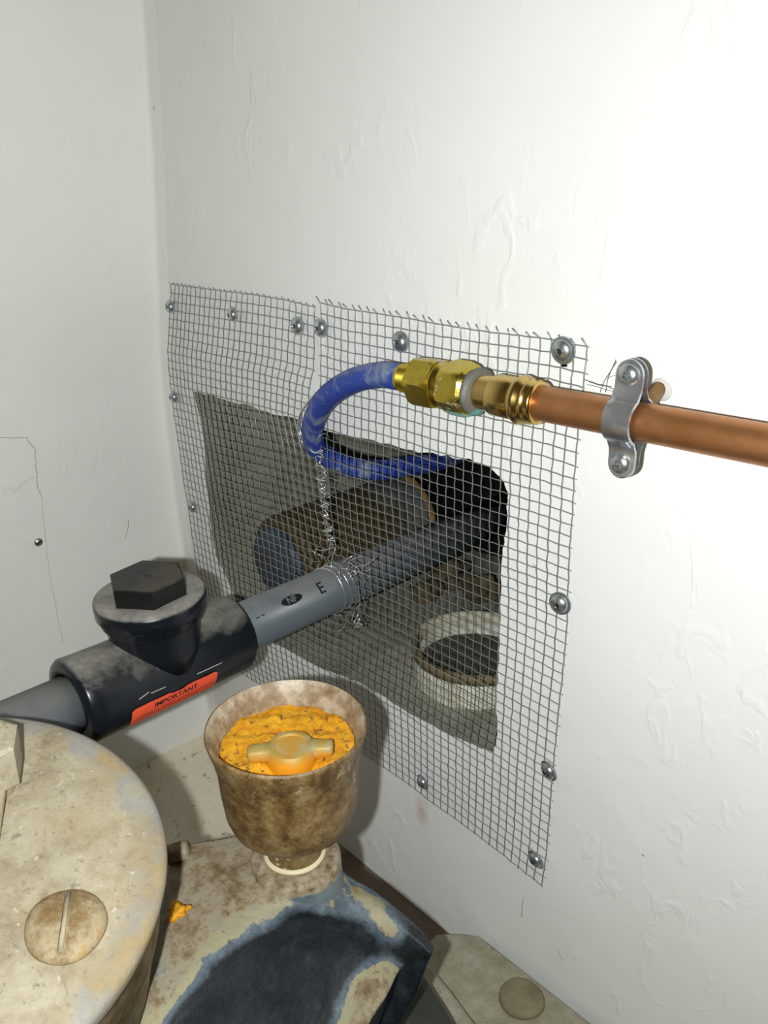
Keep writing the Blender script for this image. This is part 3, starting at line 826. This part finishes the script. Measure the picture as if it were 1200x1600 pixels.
# neck
UPV = nrm((.0, -.02, 1)); NB = pp(VC)
bm = bmesh.new(); lathe(bm, NB, UPV, [(4, 24.2), (16, 24.8), (26, 25.8), (34, 27.0), (37.5, 27.8)], 64, up=(0, 1, 0)); obj('neck', bm, M_black, t)
bm = bmesh.new(); lathe(bm, NB, UPV, [(31, 27.2), (33, 28.6), (36, 29.0), (37, 29.9), (38, 30.7), (44.5, 31.0), (46, 30.6), (46.7, 29.4), (46.9, 18), (44.5, 17.5)], 72, up=(0, 1, 0)); obj('collar', bm, M_collar, t, sharp=50)
bm = bmesh.new(); prism(bm, NB, UPV, 21.8, 44.5, 57.5, 6, rot=.14, cham=1.0, up=(0, 1, 0)); cap = obj('hex_cap', bm, M_cap, t, smooth=False)
bm = bmesh.new(); lathe(bm, NB + UPV * 57.4, UPV, [(0, 2.6), (.35, 2.5), (.35, 1.5), (.1, 1.4), (.1, .7), (.4, .6)], 24, up=(0, 1, 0)); obj('moulding_mark', bm, M_cap, cap, sharp=30)
# orange label wrapped on the barrel
cor = [hit_cyl(x, y, VR) for x, y in ((206, 1107), (336, 1052), (333, 1074), (203, 1131))]
sL = (cor[0][0] + cor[3][0]) / 2; sR = (cor[1][0] + cor[2][0]) / 2
tT = (cor[0][1] + cor[1][1]) / 2; tB = tT + TS * .62
bm = bmesh.new(); NS, NTT = 24, 8; grid = []
for i in range(NS + 1):
    s_ = sL + (sR - sL) * i / NS; col = []
    for j in range(NTT + 1):
        tt = tT + (tB - tT) * j / NTT
        ins = 0
        if i in (0, NS) and j in (0, NTT): tt += (tB - tT) * (.08 if j == 0 else -.08)
        if 11 <= i <= 14 and j == 0: tt += (tB - tT) * .07
        col.append(bm.verts.new(V(cylpt(s_, tt, VR + .25 + .1 * math.sin(i)))))
    grid.append(col)
for i in range(NS):
    for j in range(NTT): bm.faces.new((grid[i][j], grid[i + 1][j], grid[i + 1][j + 1], grid[i][j + 1]))
lab = obj('warning_label', bm, M_orange, t)
def lab_text(txt, size, fs, ft, bold=0):
    o = wrap_text('lettering', txt, size, sL + (sR - sL) * fs, tT + (tB - tT) * ft, VR, M_ink, lab, lift=.5, bold=bold)
lab_text('IMPORTANT', 5.0, .50, .26, .07)
# the fine print below is too small to read: rows of short strokes
bm = bmesh.new(); rp = random.Random(9)
for ft, x0, x1 in ((.50, .06, .97), (.64, .04, .80)):
    x = x0
    while x < x1:
        wd = rp.uniform(.006, .014)
        hh = rp.uniform(.05, .085) * (tB - tT)
        for q0, q1 in (((x, x + wd), (0, hh * .35)), ((x, x + wd * .35), (0, hh))):
            f_ = [bm.verts.new(V(cylpt(sL + (sR - sL) * u, tT + (tB - tT) * ft + v, VR + .45))) for u, v in ((q0[0], q1[0]), (q0[1], q1[0]), (q0[1], q1[1]), (q0[0], q1[1]))]
            bm.faces.new(f_)
        x += wd + (.005 if rp.random() < .8 else .018)
obj('fine_print', bm, M_ink, lab, smooth=False)
# pale scuffs on the barrel
for pts in (((10, 1094), (25, 1086)), ):
    pass
def scuff(p0, p1):
    q = [hit_cyl(p0[0] + (p1[0] - p0[0]) * k / 6, p0[1] + (p1[1] - p0[1]) * k / 6, VR) for k in range(7)]
    bm = bmesh.new(); tube(bm, [cylpt(a, b, VR + .1) for a, b in q], .3, 5)
    obj('scuff', bm, M_lightline, body)
for a, b in (((308, 1053), (347, 1035)), ((236, 1083), (259, 1073)), ((217, 1093), (233, 1081))): scuff(a, b)

# ------------------------------------------------------------------ tie wires
def wire(name, pts, R, parent, mat=M_bright, sub=6):
    bm = bmesh.new(); tube(bm, smoothpath(pts, sub), R, 6); return obj(name, bm, mat, parent)
rw = random.Random(11)
t = thing('stitching_wire', 'bright thin wire stitched down the seam between the two mesh panels', 'wire', pl(505, 780, 1, -2))
pts = []
seam = [(497, 706), (500, 730), (503, 756), (506, 785), (509, 808), (513, 832), (518, 850)]
for i, (x, y) in enumerate(smoothpath([np.array([a, b, 0.]) for a, b in seam], 5)[:, :2] if False else [tuple(q[:2]) for q in smoothpath([np.array([a, b, 0.]) for a, b in seam], 5)]):
    sgn = 1 if i % 2 else -1
    pts.append(pl(x + sgn * rw.uniform(4, 8), y + rw.uniform(-3, 3), 1, -3.5 if i % 4 < 2 else 1.0))
wire('stitch', pts, .42, t)
pts = []
for i in range(40):
    f_ = i / 39; x = 499 + 20 * f_ + rw.uniform(-7, 7); y = 712 + 140 * f_ + rw.uniform(-4, 4); pts.append(pl(x, y, 1, rw.uniform(-5, 1)))
wire('stitch', pts, .4, t)
t = thing('hose_binding_wire', 'bright thin wire looped around the left bend of the blue hose', 'wire', pl(480, 660, 1, -4))
for k in range(4):
    a = [(494 - k, 612 + 2 * k), (480 - k * 1.5, 628 + k * 2), (467 + k * 1.4, 650), (465 + k * 2.4, 675), (475 + k * 2.4, 692 + k), (488 + k, 706), (503, 706 - k)]
    wire('loop', [pl(x + rw.uniform(-1.5, 1.5), y + rw.uniform(-1.5, 1.5), 1, -6 - 3 * rw.random()) for x, y in a], .42, t)
wire('loop', [pl(x, y, 1, yy) for x, y, yy in ((493, 700, -4), (498, 684, -12), (505, 678, -8), (511, 679, -2), (514, 684, 0))], .34, t)
t = thing('pipe_binding_wire', 'bright thin wire twisted around the grey pipe where it enters the mesh', 'wire', pp(-6))
def ringw(s0, s1, R, a0, a1, wob, Rw=.42):
    pts = []
    for k in range(25):
        f_ = k / 24; pts.append(cylpt(s0 + (s1 - s0) * f_ + wob * math.sin(f_ * 9), a0 + (a1 - a0) * f_, R + .5 + .3 * math.sin(k)))
    return wire('loop', pts, Rw, t, sub=3)
ringw(-12, -9, PR, -3.3, 3.0, .6, .5)
ringw(-7, -3, PR, -3.3, 3.0, 1.0)
ringw(-3, 1, PR + 1, -3.3, 3.0, 1.4, .38)
def loosew(pxs, Rw=.36): wire('loose_end', [pl(x, y, 1, yy) for x, y, yy in pxs], Rw, t)
loosew([(528, 902, -10), (518, 886, -9), (520, 868, -7), (523, 856, -5), (505, 860, -4), (492, 858, -3)])
loosew([(533, 905, -12), (530, 893, -10), (536, 880, -9), (545, 872, -7), (551, 869, -5)])
loosew([(484, 856, -3), (490, 862, -6), (496, 866, -4), (507, 872, -2), (512, 884, -6)])
loosew([(531, 888, -8), (545, 890, -7), (556, 895, -5), (560, 915, -4), (562, 945, -4), (556, 968, -4)])
loosew([(548, 956, -8), (541, 972, -6), (534, 984, -4), (528, 986, -4)])
loosew([(560, 960, -3), (554, 973, -6), (566, 975, -5), (557, 980, -6), (562, 966, -4), (556, 978, -2)], .5)
loosew([(545, 900, -8), (552, 892, -6), (558, 896, -4), (552, 900, -7), (561, 893, -5)])
loosew([(556, 885, -6), (570, 883, -4), (580, 878, -3), (585, 872, -2)])
for k in range(7):
    x, y = 540 + rw.uniform(-15, 30), 885 + rw.uniform(-15, 12)
    loosew([(x, y, -3), (x + rw.uniform(4, 12), y + rw.uniform(-8, 8), -6), (x + rw.uniform(12, 24), y + rw.uniform(-10, 10), -2)], .3)

# ------------------------------------------------------------------ inside the opening
A = pl(745, 1003, 2, -233); SX, SY = A[0], A[1]
t = thing('drain_socket', 'off-white round plastic pipe socket standing inside the opening at lower right', 'pipe socket', (SX, SY, -262))
bm = bmesh.new(); lathe(bm, (SX, SY, 0), (0, 0, 1), [(-263, 43), (-241, 43.5), (-240.5, 40.8), (-262, 40.5)], 64, cap0=False, cap1=False); bmesh.ops.recalc_face_normals(bm, faces=bm.faces); obj('socket_wall', bm, M_socket, t)
bm = bmesh.new(); lathe(bm, (SX, SY, 0), (0, 0, 1), [(-240, 43.6), (-239.5, 45.6), (-234, 46), (-232.5, 45), (-232.3, 42.5), (-234, 40.8), (-240, 40.4)], 64, cap0=False, cap1=False); obj('rim_band', bm, M_socket_rim, t)
bm = bmesh.new(); lathe(bm, (SX, SY, 0), (0, 0, 1), [(-250, 40.5), (-249.8, .2)], 48, cap0=False, cap1=True); obj('socket_bottom', bm, M_socket_shade, t)

BX, BZ = -92, -213
t = thing('large_pipe', 'large brown-coated pipe lying deep in the opening behind the grey pipe', 'pipe', (BX, 18, BZ))
bm = bmesh.new(); lathe(bm, (BX, 0, BZ), (0, 1, 0), [(22, 32), (24, 36), (30, 37.5), (150, 37.5), (156, 37)], 56); obj('barrel', bm, M_brownpipe, t, sharp=50)
bm = bmesh.new(); lathe(bm, (BX, 0, BZ), (0, 1, 0), [(15, 26), (17, 29), (22.2, 30)], 56); obj('end_cap', bm, M_bluepipe, t, sharp=50)
bm = bmesh.new(); lathe(bm, (BX, 0, BZ), (0, 1, 0), [(155, 37), (156, 39.5), (158.5, 40), (159.5, 36)], 56); obj('rust_ring', bm, M_rustring, t, sharp=50)
rb = random.Random(4)
def fl_z(x):
    # bottom line of the opening
    a = pl(595, 1086, 1, 0); b = pl(770, 1176, 1, 0); return a[2] + (b[2] - a[2]) * (x - a[0]) / (b[0] - a[0])
for i, (px_, py_, r_, lb) in enumerate(((748, 905, 15, 'brown stone lying at the back of the opening beyond the socket'), (700, 880, 17, 'larger brown stone between the two others at the back of the opening'), (668, 905, 12, 'small brown stone just below the grey pipe in the opening'))):
    st = pl(px_, py_, 2, -247); x, y = float(st[0]), float(min(st[1], 222)); z = fl_z(x) + r_ * .6
    bm = bmesh.new(); bmesh.ops.create_icosphere(bm, subdivisions=3, radius=1)
    for v in bm.verts:
        n_ = v.co.copy(); k = 1 + .25 * math.sin(n_.x * 4 + i) + .2 * math.sin(n_.y * 5 + 2 * i) + .15 * math.sin(n_.z * 7) + .08 * math.sin(n_.x * 13 + n_.y * 11)
        v.co = V(np.array([x, y, z]) + np.array([n_.x * 1.3, n_.y, n_.z * .6]) * r_ * k)
    tag(obj('stone', bm, M_stone, origin=(x, y, z)), lb, 'stone', 'rubble in the opening')

# ------------------------------------------------------------------ grease cup
GX, GY = 155.4, -155.3
t = thing('grease_cup', 'rusty round cast cup full of yellow grease with a wing knob, standing on the pump', 'grease cup', (GX, GY, -219.8))
ax = (0, 0, 1); G0 = (GX, GY, 0)
bm = bmesh.new(); lathe(bm, G0, ax, [(-219.8, 12.9), (-206, 13.2), (-204.2, 14.2), (-202, 18.5), (-200.2, 22.8), (-198.2, 25.6), (-195, 28.2), (-190, 29.8), (-178, 30.9), (-166, 31.5), (-158, 33), (-152, 34.6), (-148.5, 35.4), (-147.2, 35.2), (-146.8, 34.4)], 72, wob=.004, cap1=False); obj('cup', bm, M_cup, t, sharp=60)
bm = bmesh.new(); lathe(bm, G0, ax, [(-146.8, 34.4), (-148.2, 33.2), (-152, 31.4), (-157, 30), (-164, 29.2)], 72, wob=.004, cap0=False, cap1=False); obj('cup_lining', bm, M_cupin, t)
# grease surface, crumbly
bm = bmesh.new(); rg = random.Random(6); NRr, NA = 22, 80; rows = []
def gh(x, y): return -157.5 + 1.0 * math.sin(x * .31 + 1) * math.sin(y * .27) + .5 * math.sin(x * .7) * math.sin(y * .63 + 1) - .0006 * (x * x + y * y)
ctr = bm.verts.new(V((GX, GY, gh(0, 0)))); 
for i in range(1, NRr + 1):
    R = 29.6 * i / NRr; row = []
    for k in range(NA):
        a = 2 * math.pi * k / NA; x, y = R * math.cos(a), R * math.sin(a)
        row.append(bm.verts.new(V((GX + x, GY + y, gh(x, y) + rg.gauss(0, .32)))))
    rows.append(row)
for k in range(NA): bm.faces.new((ctr, rows[0][k], rows[0][(k + 1) % NA]))
for a, b in zip(rows[:-1], rows[1:]):
    for k in range(NA): bm.faces.new((a[k], b[k], b[(k + 1) % NA], a[(k + 1) % NA]))
o = obj('grease', bm, M_grease, t)
# wing knob : axis vertical, wings across the view
kc = pl(454, 1163, 2, -150); KX, KY = kc[0], kc[1]
bm = bmesh.new(); lathe(bm, (KX, KY, 0), ax, [(-163, 11), (-156, 11.2), (-151.5, 10.6), (-150.2, 9.6), (-150.0, 7.6), (-150.9, 7.2), (-151.0, 1)], 40, wob=.012, seed=4); knobo = obj('wing_knob', bm, M_knob, t, sharp=45)
wl = pl(386, 1178, 2, -152.5); wr = pl(521, 1168, 2, -152.5)
for nm, e in (('wing', wl), ('wing', wr)):
    a = np.array([KX, KY, -153.0]); d = nrm(e - a); L = np.linalg.norm(e - a); sd = np.cross(d, (0, 0, 1))
    bm = bmesh.new(); rowsw = []
    for i, f_ in enumerate((.45, .7, .9, .98, 1.0)):
        wdt = (4.2, 3.6, 3.8, 3.2, 1.8)[i]; hh = (3.4, 2.9, 2.9, 2.5, 1.4)[i]
        c_ = a + d * L * f_
        rowsw.append([bm.verts.new(V(c_ + sd * wdt * math.copysign(abs(math.cos(q)) ** .5, math.cos(q)) + np.array([0, 0, hh * math.copysign(abs(math.sin(q)) ** .5, math.sin(q))]))) for q in [2 * math.pi * k / 16 for k in range(16)]])
    for p_, q_ in zip(rowsw[:-1], rowsw[1:]):
        for k in range(16): bm.faces.new((p_[k], p_[(k + 1) % 16], q_[(k + 1) % 16], q_[k]))
    bm.faces.new(rowsw[-1]); bm.faces.new(rowsw[0][::-1])
    obj(nm, bm, M_knob, knobo)
bm = bmesh.new(); lathe(bm, G0, ax, [(-219.9, 13.2), (-219.6, 14.4), (-218.6, 14.5), (-217.8, 13.9), (-217.6, 13.1)], 48, wob=.01); obj('sealing_tape', bm, M_gasket, t)

# ------------------------------------------------------------------ the pump
PUMP0 = (150, -200, -395)
t = thing('pump', 'old blue-grey and cream painted cast iron pump, stained with rust', 'pump', PUMP0)
# upper casting: surface rows from the wall side to the near side; every point carries its height and how much paint is left
ROWS = [
 [(250,1372,-232,0),(262,1345,-228,0),(285,1322,-225,.05),(340,1311,-224,.1),(400,1302,-224,.1),(455,1310,-225,.2),(505,1338,-232,.4),(547,1370,-245,.45),(582,1390,-248,.5),(620,1420,-251,.55),(655,1450,-254,.6),(679,1480,-258,.75)],
 [(246,1395,-231,0),(262,1368,-227,0),(290,1345,-224,.05),(345,1330,-222.8,.15),(405,1325,-222.5,.1),(455,1338,-223,.2),(503,1362,-229,.47),(545,1390,-241,.40),(580,1406,-243.5,.42),(618,1436,-247,.50),(652,1467,-251,.75),(674,1491,-256,.8)],
 [(240,1450,-231,0),(258,1425,-227,0),(292,1395,-225,.05),(345,1375,-223.5,.1),(395,1378,-223,.1),(442,1398,-224.5,.35),(490,1415,-231,.47),(535,1425,-241,.50),(573,1432,-246,.48),(608,1456,-251,.40),(640,1482,-257,.72),(663,1501,-263,.8)],
 [(228,1520,-232,.05),(244,1500,-228,.1),(280,1462,-226,.05),(325,1440,-225,.15),(370,1428,-225,.32),(420,1425,-227,.36),(472,1436,-236,.74),(522,1448,-246,.80),(562,1462,-253,.76),(590,1480,-259,.70),(614,1494,-265,.55),(634,1505,-270,.6)],
 [(214,1575,-234,.1),(232,1556,-230,.25),(270,1515,-228,.1),(320,1488,-227,.36),(368,1466,-228,.42),(418,1456,-232,.60),(466,1462,-242,.9),(514,1474,-252,.95),(546,1486,-259,.9),(576,1498,-264,.6),(602,1510,-268,.34),(622,1517,-271,.34)],
 [(196,1630,-238,.2),(216,1606,-233,.4),(260,1568,-231,.35),(315,1528,-231,.5),(365,1500,-234,.72),(416,1488,-239,.95),(463,1492,-249,1),(508,1504,-258,1),(533,1520,-264,.85),(562,1532,-268,.34),(588,1543,-271,.30),(606,1549,-272,.28)],
 [(176,1700,-245,.3),(200,1672,-240,.5),(246,1622,-237,.6),(306,1576,-237,.9),(358,1548,-241,1),(410,1536,-247,1),(458,1538,-256,1),(500,1550,-264,1),(515,1566,-269,.7),(540,1580,-272,.34),(564,1588,-274,.28),(579,1592,-275,.28)],
 [(150,1800,-255,.6),(180,1765,-250,.8),(232,1700,-247,1),(296,1650,-248,1),(350,1625,-252,1),(402,1618,-258,1),(440,1622,-266,1),(468,1632,-272,1),(490,1645,-275,.7),(512,1655,-277,.35),(530,1664,-278,.33),(541,1670,-279,.3)],
 [(110,1960,-270,1),(145,1920,-266,1),(205,1850,-263,1),(272,1800,-264,1),(335,1780,-268,1),(390,1775,-274,1),(420,1780,-280,1),(440,1788,-284,1),(458,1798,-286,.8),(475,1805,-287,.45),(490,1812,-288,.4),(500,1818,-288,.4)],
]
G = np.array([[list(pl(x, y, 2, z)) + [p] for (x, y, z, p) in row] for row in ROWS])
def cr_resample(A, n):
    m_ = A.shape[0]; P = np.concatenate([2 * A[:1] - A[1:2], A, 2 * A[-1:] - A[-2:-1]]); out = []
    for i in range((m_ - 1) * n + 1):
        k, tt = divmod(i, n); tt /= n
        if k == m_ - 1: k, tt = m_ - 2, 1.0
        a, b, c, d = P[k:k + 4]
        out.append(.5 * (2 * b + (c - a) * tt + (2 * a - 5 * b + 4 * c - d) * tt * tt + (3 * b - a - 3 * c + d) * tt ** 3))
    return np.array(out)
GG = cr_resample(G, 8); GG = np.transpose(cr_resample(np.transpose(GG, (1, 0, 2)), 8), (1, 0, 2))
rj = np.random.RandomState(3)
nr, ncl = GG.shape[:2]
gz = rj.normal(0, .16, (nr, ncl)); GG[:, :, 2] += gz
bm = bmesh.new(); pc_ = bm.loops.layers.float_color.new('paint')
vv = [[bm.verts.new(V(GG[j, i])) for i in range(ncl)] for j in range(nr)]
pv = {}
for j in range(nr):
    for i in range(ncl): pv[vv[j][i]] = float(GG[j, i, 3])
for j in range(nr - 1):
    for i in range(ncl - 1): bm.faces.new((vv[j][i], vv[j + 1][i], vv[j + 1][i + 1], vv[j][i + 1]))
ring = [vv[0][i] for i in range(ncl)] + [vv[j][ncl - 1] for j in range(1, nr)] + [vv[nr - 1][i] for i in range(ncl - 2, -1, -1)] + [vv[j][0] for j in range(nr - 2, 0, -1)]
cen = Vector((.155, -.215, 0)); prev = ring; NRG = len(ring)
for dz, sh, pt_ in ((2.0, .004, None), (6, .02, 1), (22, .06, 1), (60, .22, 1), (110, .25, 1)):
    cur = []
    for v0 in ring:
        d = Vector((cen.x - v0.co.x, cen.y - v0.co.y, 0)); q = v0.co + d * sh + Vector((0, 0, -dz * S)); nv = bm.verts.new(q); pv[nv] = pv[v0] if pt_ is None else 1.0; cur.append(nv)
    for k in range(NRG): bm.faces.new((prev[k], cur[k], cur[(k + 1) % NRG], prev[(k + 1) % NRG]))
    prev = cur
for f in bm.faces:
    for lp in f.loops: p_ = min(1, max(0, pv[lp.vert])); lp[pc_] = (p_, p_, p_, 1)
obj('casing', bm, M_body, t)
def contour_poly(pts, z0, z1, cham, seed=0):
    """chamfered slab from a closed plan outline"""
    bm = bmesh.new(); c = np.mean([p[:2] for p in pts], axis=0)
    def ring(z, d):
        out = []
        for p in pts:
            v = np.array(p[:2], float) - c; L = np.linalg.norm(v); q = c + v * (L - d) / L; out.append(bm.verts.new(V((q[0], q[1], z))))
        return out
    rs_ = [ring(z1, cham), ring(z1 - cham * .35, cham * .3), ring(z1 - cham, 0), ring(z0, 0)]
    for a, b in zip(rs_[:-1], rs_[1:]):
        for k in range(len(pts)): bm.faces.new((a[k], b[k], b[(k + 1) % len(pts)], a[(k + 1) % len(pts)]))
    bm.faces.new(rs_[0]); bm.faces.new(rs_[-1][::-1]); return bm
# boss under the cup
bm = bmesh.new(); lathe(bm, (GX, GY, 0), ax, [(-262, 24), (-246, 22.6), (-232, 21.9), (-223, 21.6), (-221.2, 20.8), (-220.4, 19.2), (-220.0, 15.2), (-220.0, 1)], 56, wob=.012, seed=9); obj('cup_boss', bm, M_boss, t, sharp=60)
# back flange tab and stub bolt at the left of the boss
a = pl(262, 1336, 2, -224); b = pl(300, 1325, 2, -221)
bm = bmesh.new(); lathe(bm, a, nrm(b - a), [(0, 4.6), (9, 4.8), (10, 4.4), (10.6, 3.6)], 20, wob=.03); obj('stub_bolt', bm, M_boss, t, sharp=50)
# lower casing
q = [pl(655, 1500, 2, -350), pl(700, 1570, 2, -350), pl(760, 1680, 2, -350)]
Lw = [(70, -150), (95, -112), (130, -95)] + [(float(p[0]), float(p[1])) for p in q] + [(250, -300), (150, -340), (60, -300)]
obj('lower_casing', contour_poly(Lw, -386, -350, 7), M_dark, t, smooth=False)
q = [pl(668, 1499, 2, -386), pl(707, 1548, 2, -386), pl(775, 1640, 2, -386)]
Fl = [(50, -150), (90, -100), (128, -80)] + [(float(p[0]), float(p[1])) for p in q] + [(275, -300), (150, -345), (40, -310)]
obj('base_flange', contour_poly(Fl, -399.6, -386, 3), M_plate, t, smooth=False)

# cover disc facing the viewer's side
DC = DISC_C; DN = nrm((.189, -.022, 1)); DR = 82.3
def on_disc(x, y, h=0):
    d = ray(x, y); c_ = DC + DN * h; tt = ((c_ - CAM) @ DN) / (d @ DN); return CAM + d * tt
bm = bmesh.new()
lathe(bm, DC, DN, [(-66, 74), (-34, 77.5), (-32, 79), (-10, 79.5), (-8.2, 80)], 96, wob=.002, cap1=False); obj('cover_housing', bm, M_brown, t, sharp=60)
bm = bmesh.new()
lathe(bm, DC, DN, [(-9, 79), (-8.2, 81.6), (-3, 82.6), (-1.2, 82.0), (0, 80.2), (.5, 77), (.8, 60), (1.0, 40), (1.0, 12), (1.0, 1)], 96, wob=.002); cover = obj('cover_disc', bm, M_cream, t, sharp=60)
# slotted plug
b0 = on_disc(103, 1447, 1.0)
bm = bmesh.new(); lathe(bm, b0, DN, [(-1, 13.8), (1.0, 13.4), (2.2, 12.5), (3.2, 10.5), (3.9, 7), (4.1, 4), (4.1, .2)], 40, wob=.022, seed=3); obj('slotted_plug', bm, M_brown, cover)
sa = on_disc(107, 1392, 5.3); sb = on_disc(94, 1486, 5.3); ds = nrm(sb - sa); sd = np.cross(ds, DN)
bm = bmesh.new(); vs = [bm.verts.new(V(p + sd * w_ * 1.1 + DN * h_)) for p in (sa, sb) for h_ in (-3.0, .4) for w_ in (-1, 1)]
for f in ((0, 1, 3, 2), (4, 6, 7, 5), (0, 4, 5, 1), (2, 3, 7, 6), (0, 2, 6, 4), (1, 5, 7, 3)): bm.faces.new([vs[i] for i in f])
bmesh.ops.bevel(bm, geom=bm.edges[:], offset=.0004, segments=2, affect='EDGES')
obj('filled_slot', bm, M_cream, cover)
# big nut on a stud at the upper left of the disc, and a rib below it
nb = on_disc(-22, 1178, 20)
bm = bmesh.new(); prism(bm, nb, DN, 13.0, -12, 8, 6, rot=.55, cham=1.6); 
lathe(bm, nb, DN, [(-21, 8.5), (-11, 8.5)], 24)
obj('stud_nut', bm, M_cream, cover, smooth=False)
r0, r1 = on_disc(-4, 1238, 3), on_disc(-12, 1330, 1)
bm = bmesh.new(); tube(bm, smoothpath([r0 + DN * 6, (r0 + r1) / 2 + DN * 3.5, r1], 6), lambda f_: 4.5 - 2.5 * f_, 14); obj('rib', bm, M_cream, cover)
# lump of yellow grease on the casing
c_ = pl(280, 1424, 2, -225)
bm = bmesh.new(); bmesh.ops.create_icosphere(bm, subdivisions=3, radius=1)
for v in bm.verts:
    n_ = v.co.copy(); k = 1 + .25 * math.sin(n_.x * 5) + .2 * math.sin(n_.y * 6 + 1) + .15 * math.sin(n_.z * 9)
    v.co = V(c_ + np.array([n_.x * 4.5, n_.y * 4.5, n_.z * 2.2]) * k)
obj('grease_lump', bm, M_grease, t)

# base plate under the pump, touching the wall
pz = -400
q = [pl(682, 1458, 2, pz), pl(716, 1457, 2, pz), pl(748, 1461, 2, pz), (235, -4, pz), (420, -4, pz), (420, -330, pz), (20, -330, pz), (20, -150, pz), pl(660, 1480, 2, pz)]
bm = bmesh.new(); tp = [bm.verts.new(V((p[0], min(p[1], -3.5), pz))) for p in q]; bt = [bm.verts.new(V((p[0], min(p[1], -3.5), -426))) for p in q]
bm.faces.new(tp); bm.faces.new(bt[::-1])
for k in range(len(q)): bm.faces.new((tp[k], bt[k], bt[(k + 1) % len(q)], tp[(k + 1) % len(q)]))
bmesh.ops.recalc_face_normals(bm, faces=bm.faces)
bmesh.ops.bevel(bm, geom=[e for e in bm.edges if all(abs(v.co.z - pz * S) < 1e-6 for v in e.verts)], offset=.0015, segments=2, affect='EDGES')
bp = obj('base_plate', bm, M_plate, smooth=False)
tag(bp, 'dusty grey metal base plate under the pump along the wall', 'base plate')
bb = pl(815, 1562, 2, pz)
bm = bmesh.new(); lathe(bm, (bb[0], bb[1], pz), ax, [(-1, 14), (1.8, 13.8), (3.2, 13), (4, 11.5), (4.1, 3), (4.1, .2)], 40, wob=.02, seed=8); obj('anchor_bolt', bm, metal('rusty_bolt_head', (.26, .22, .13), .7, 60, .25, 0.0), bp)
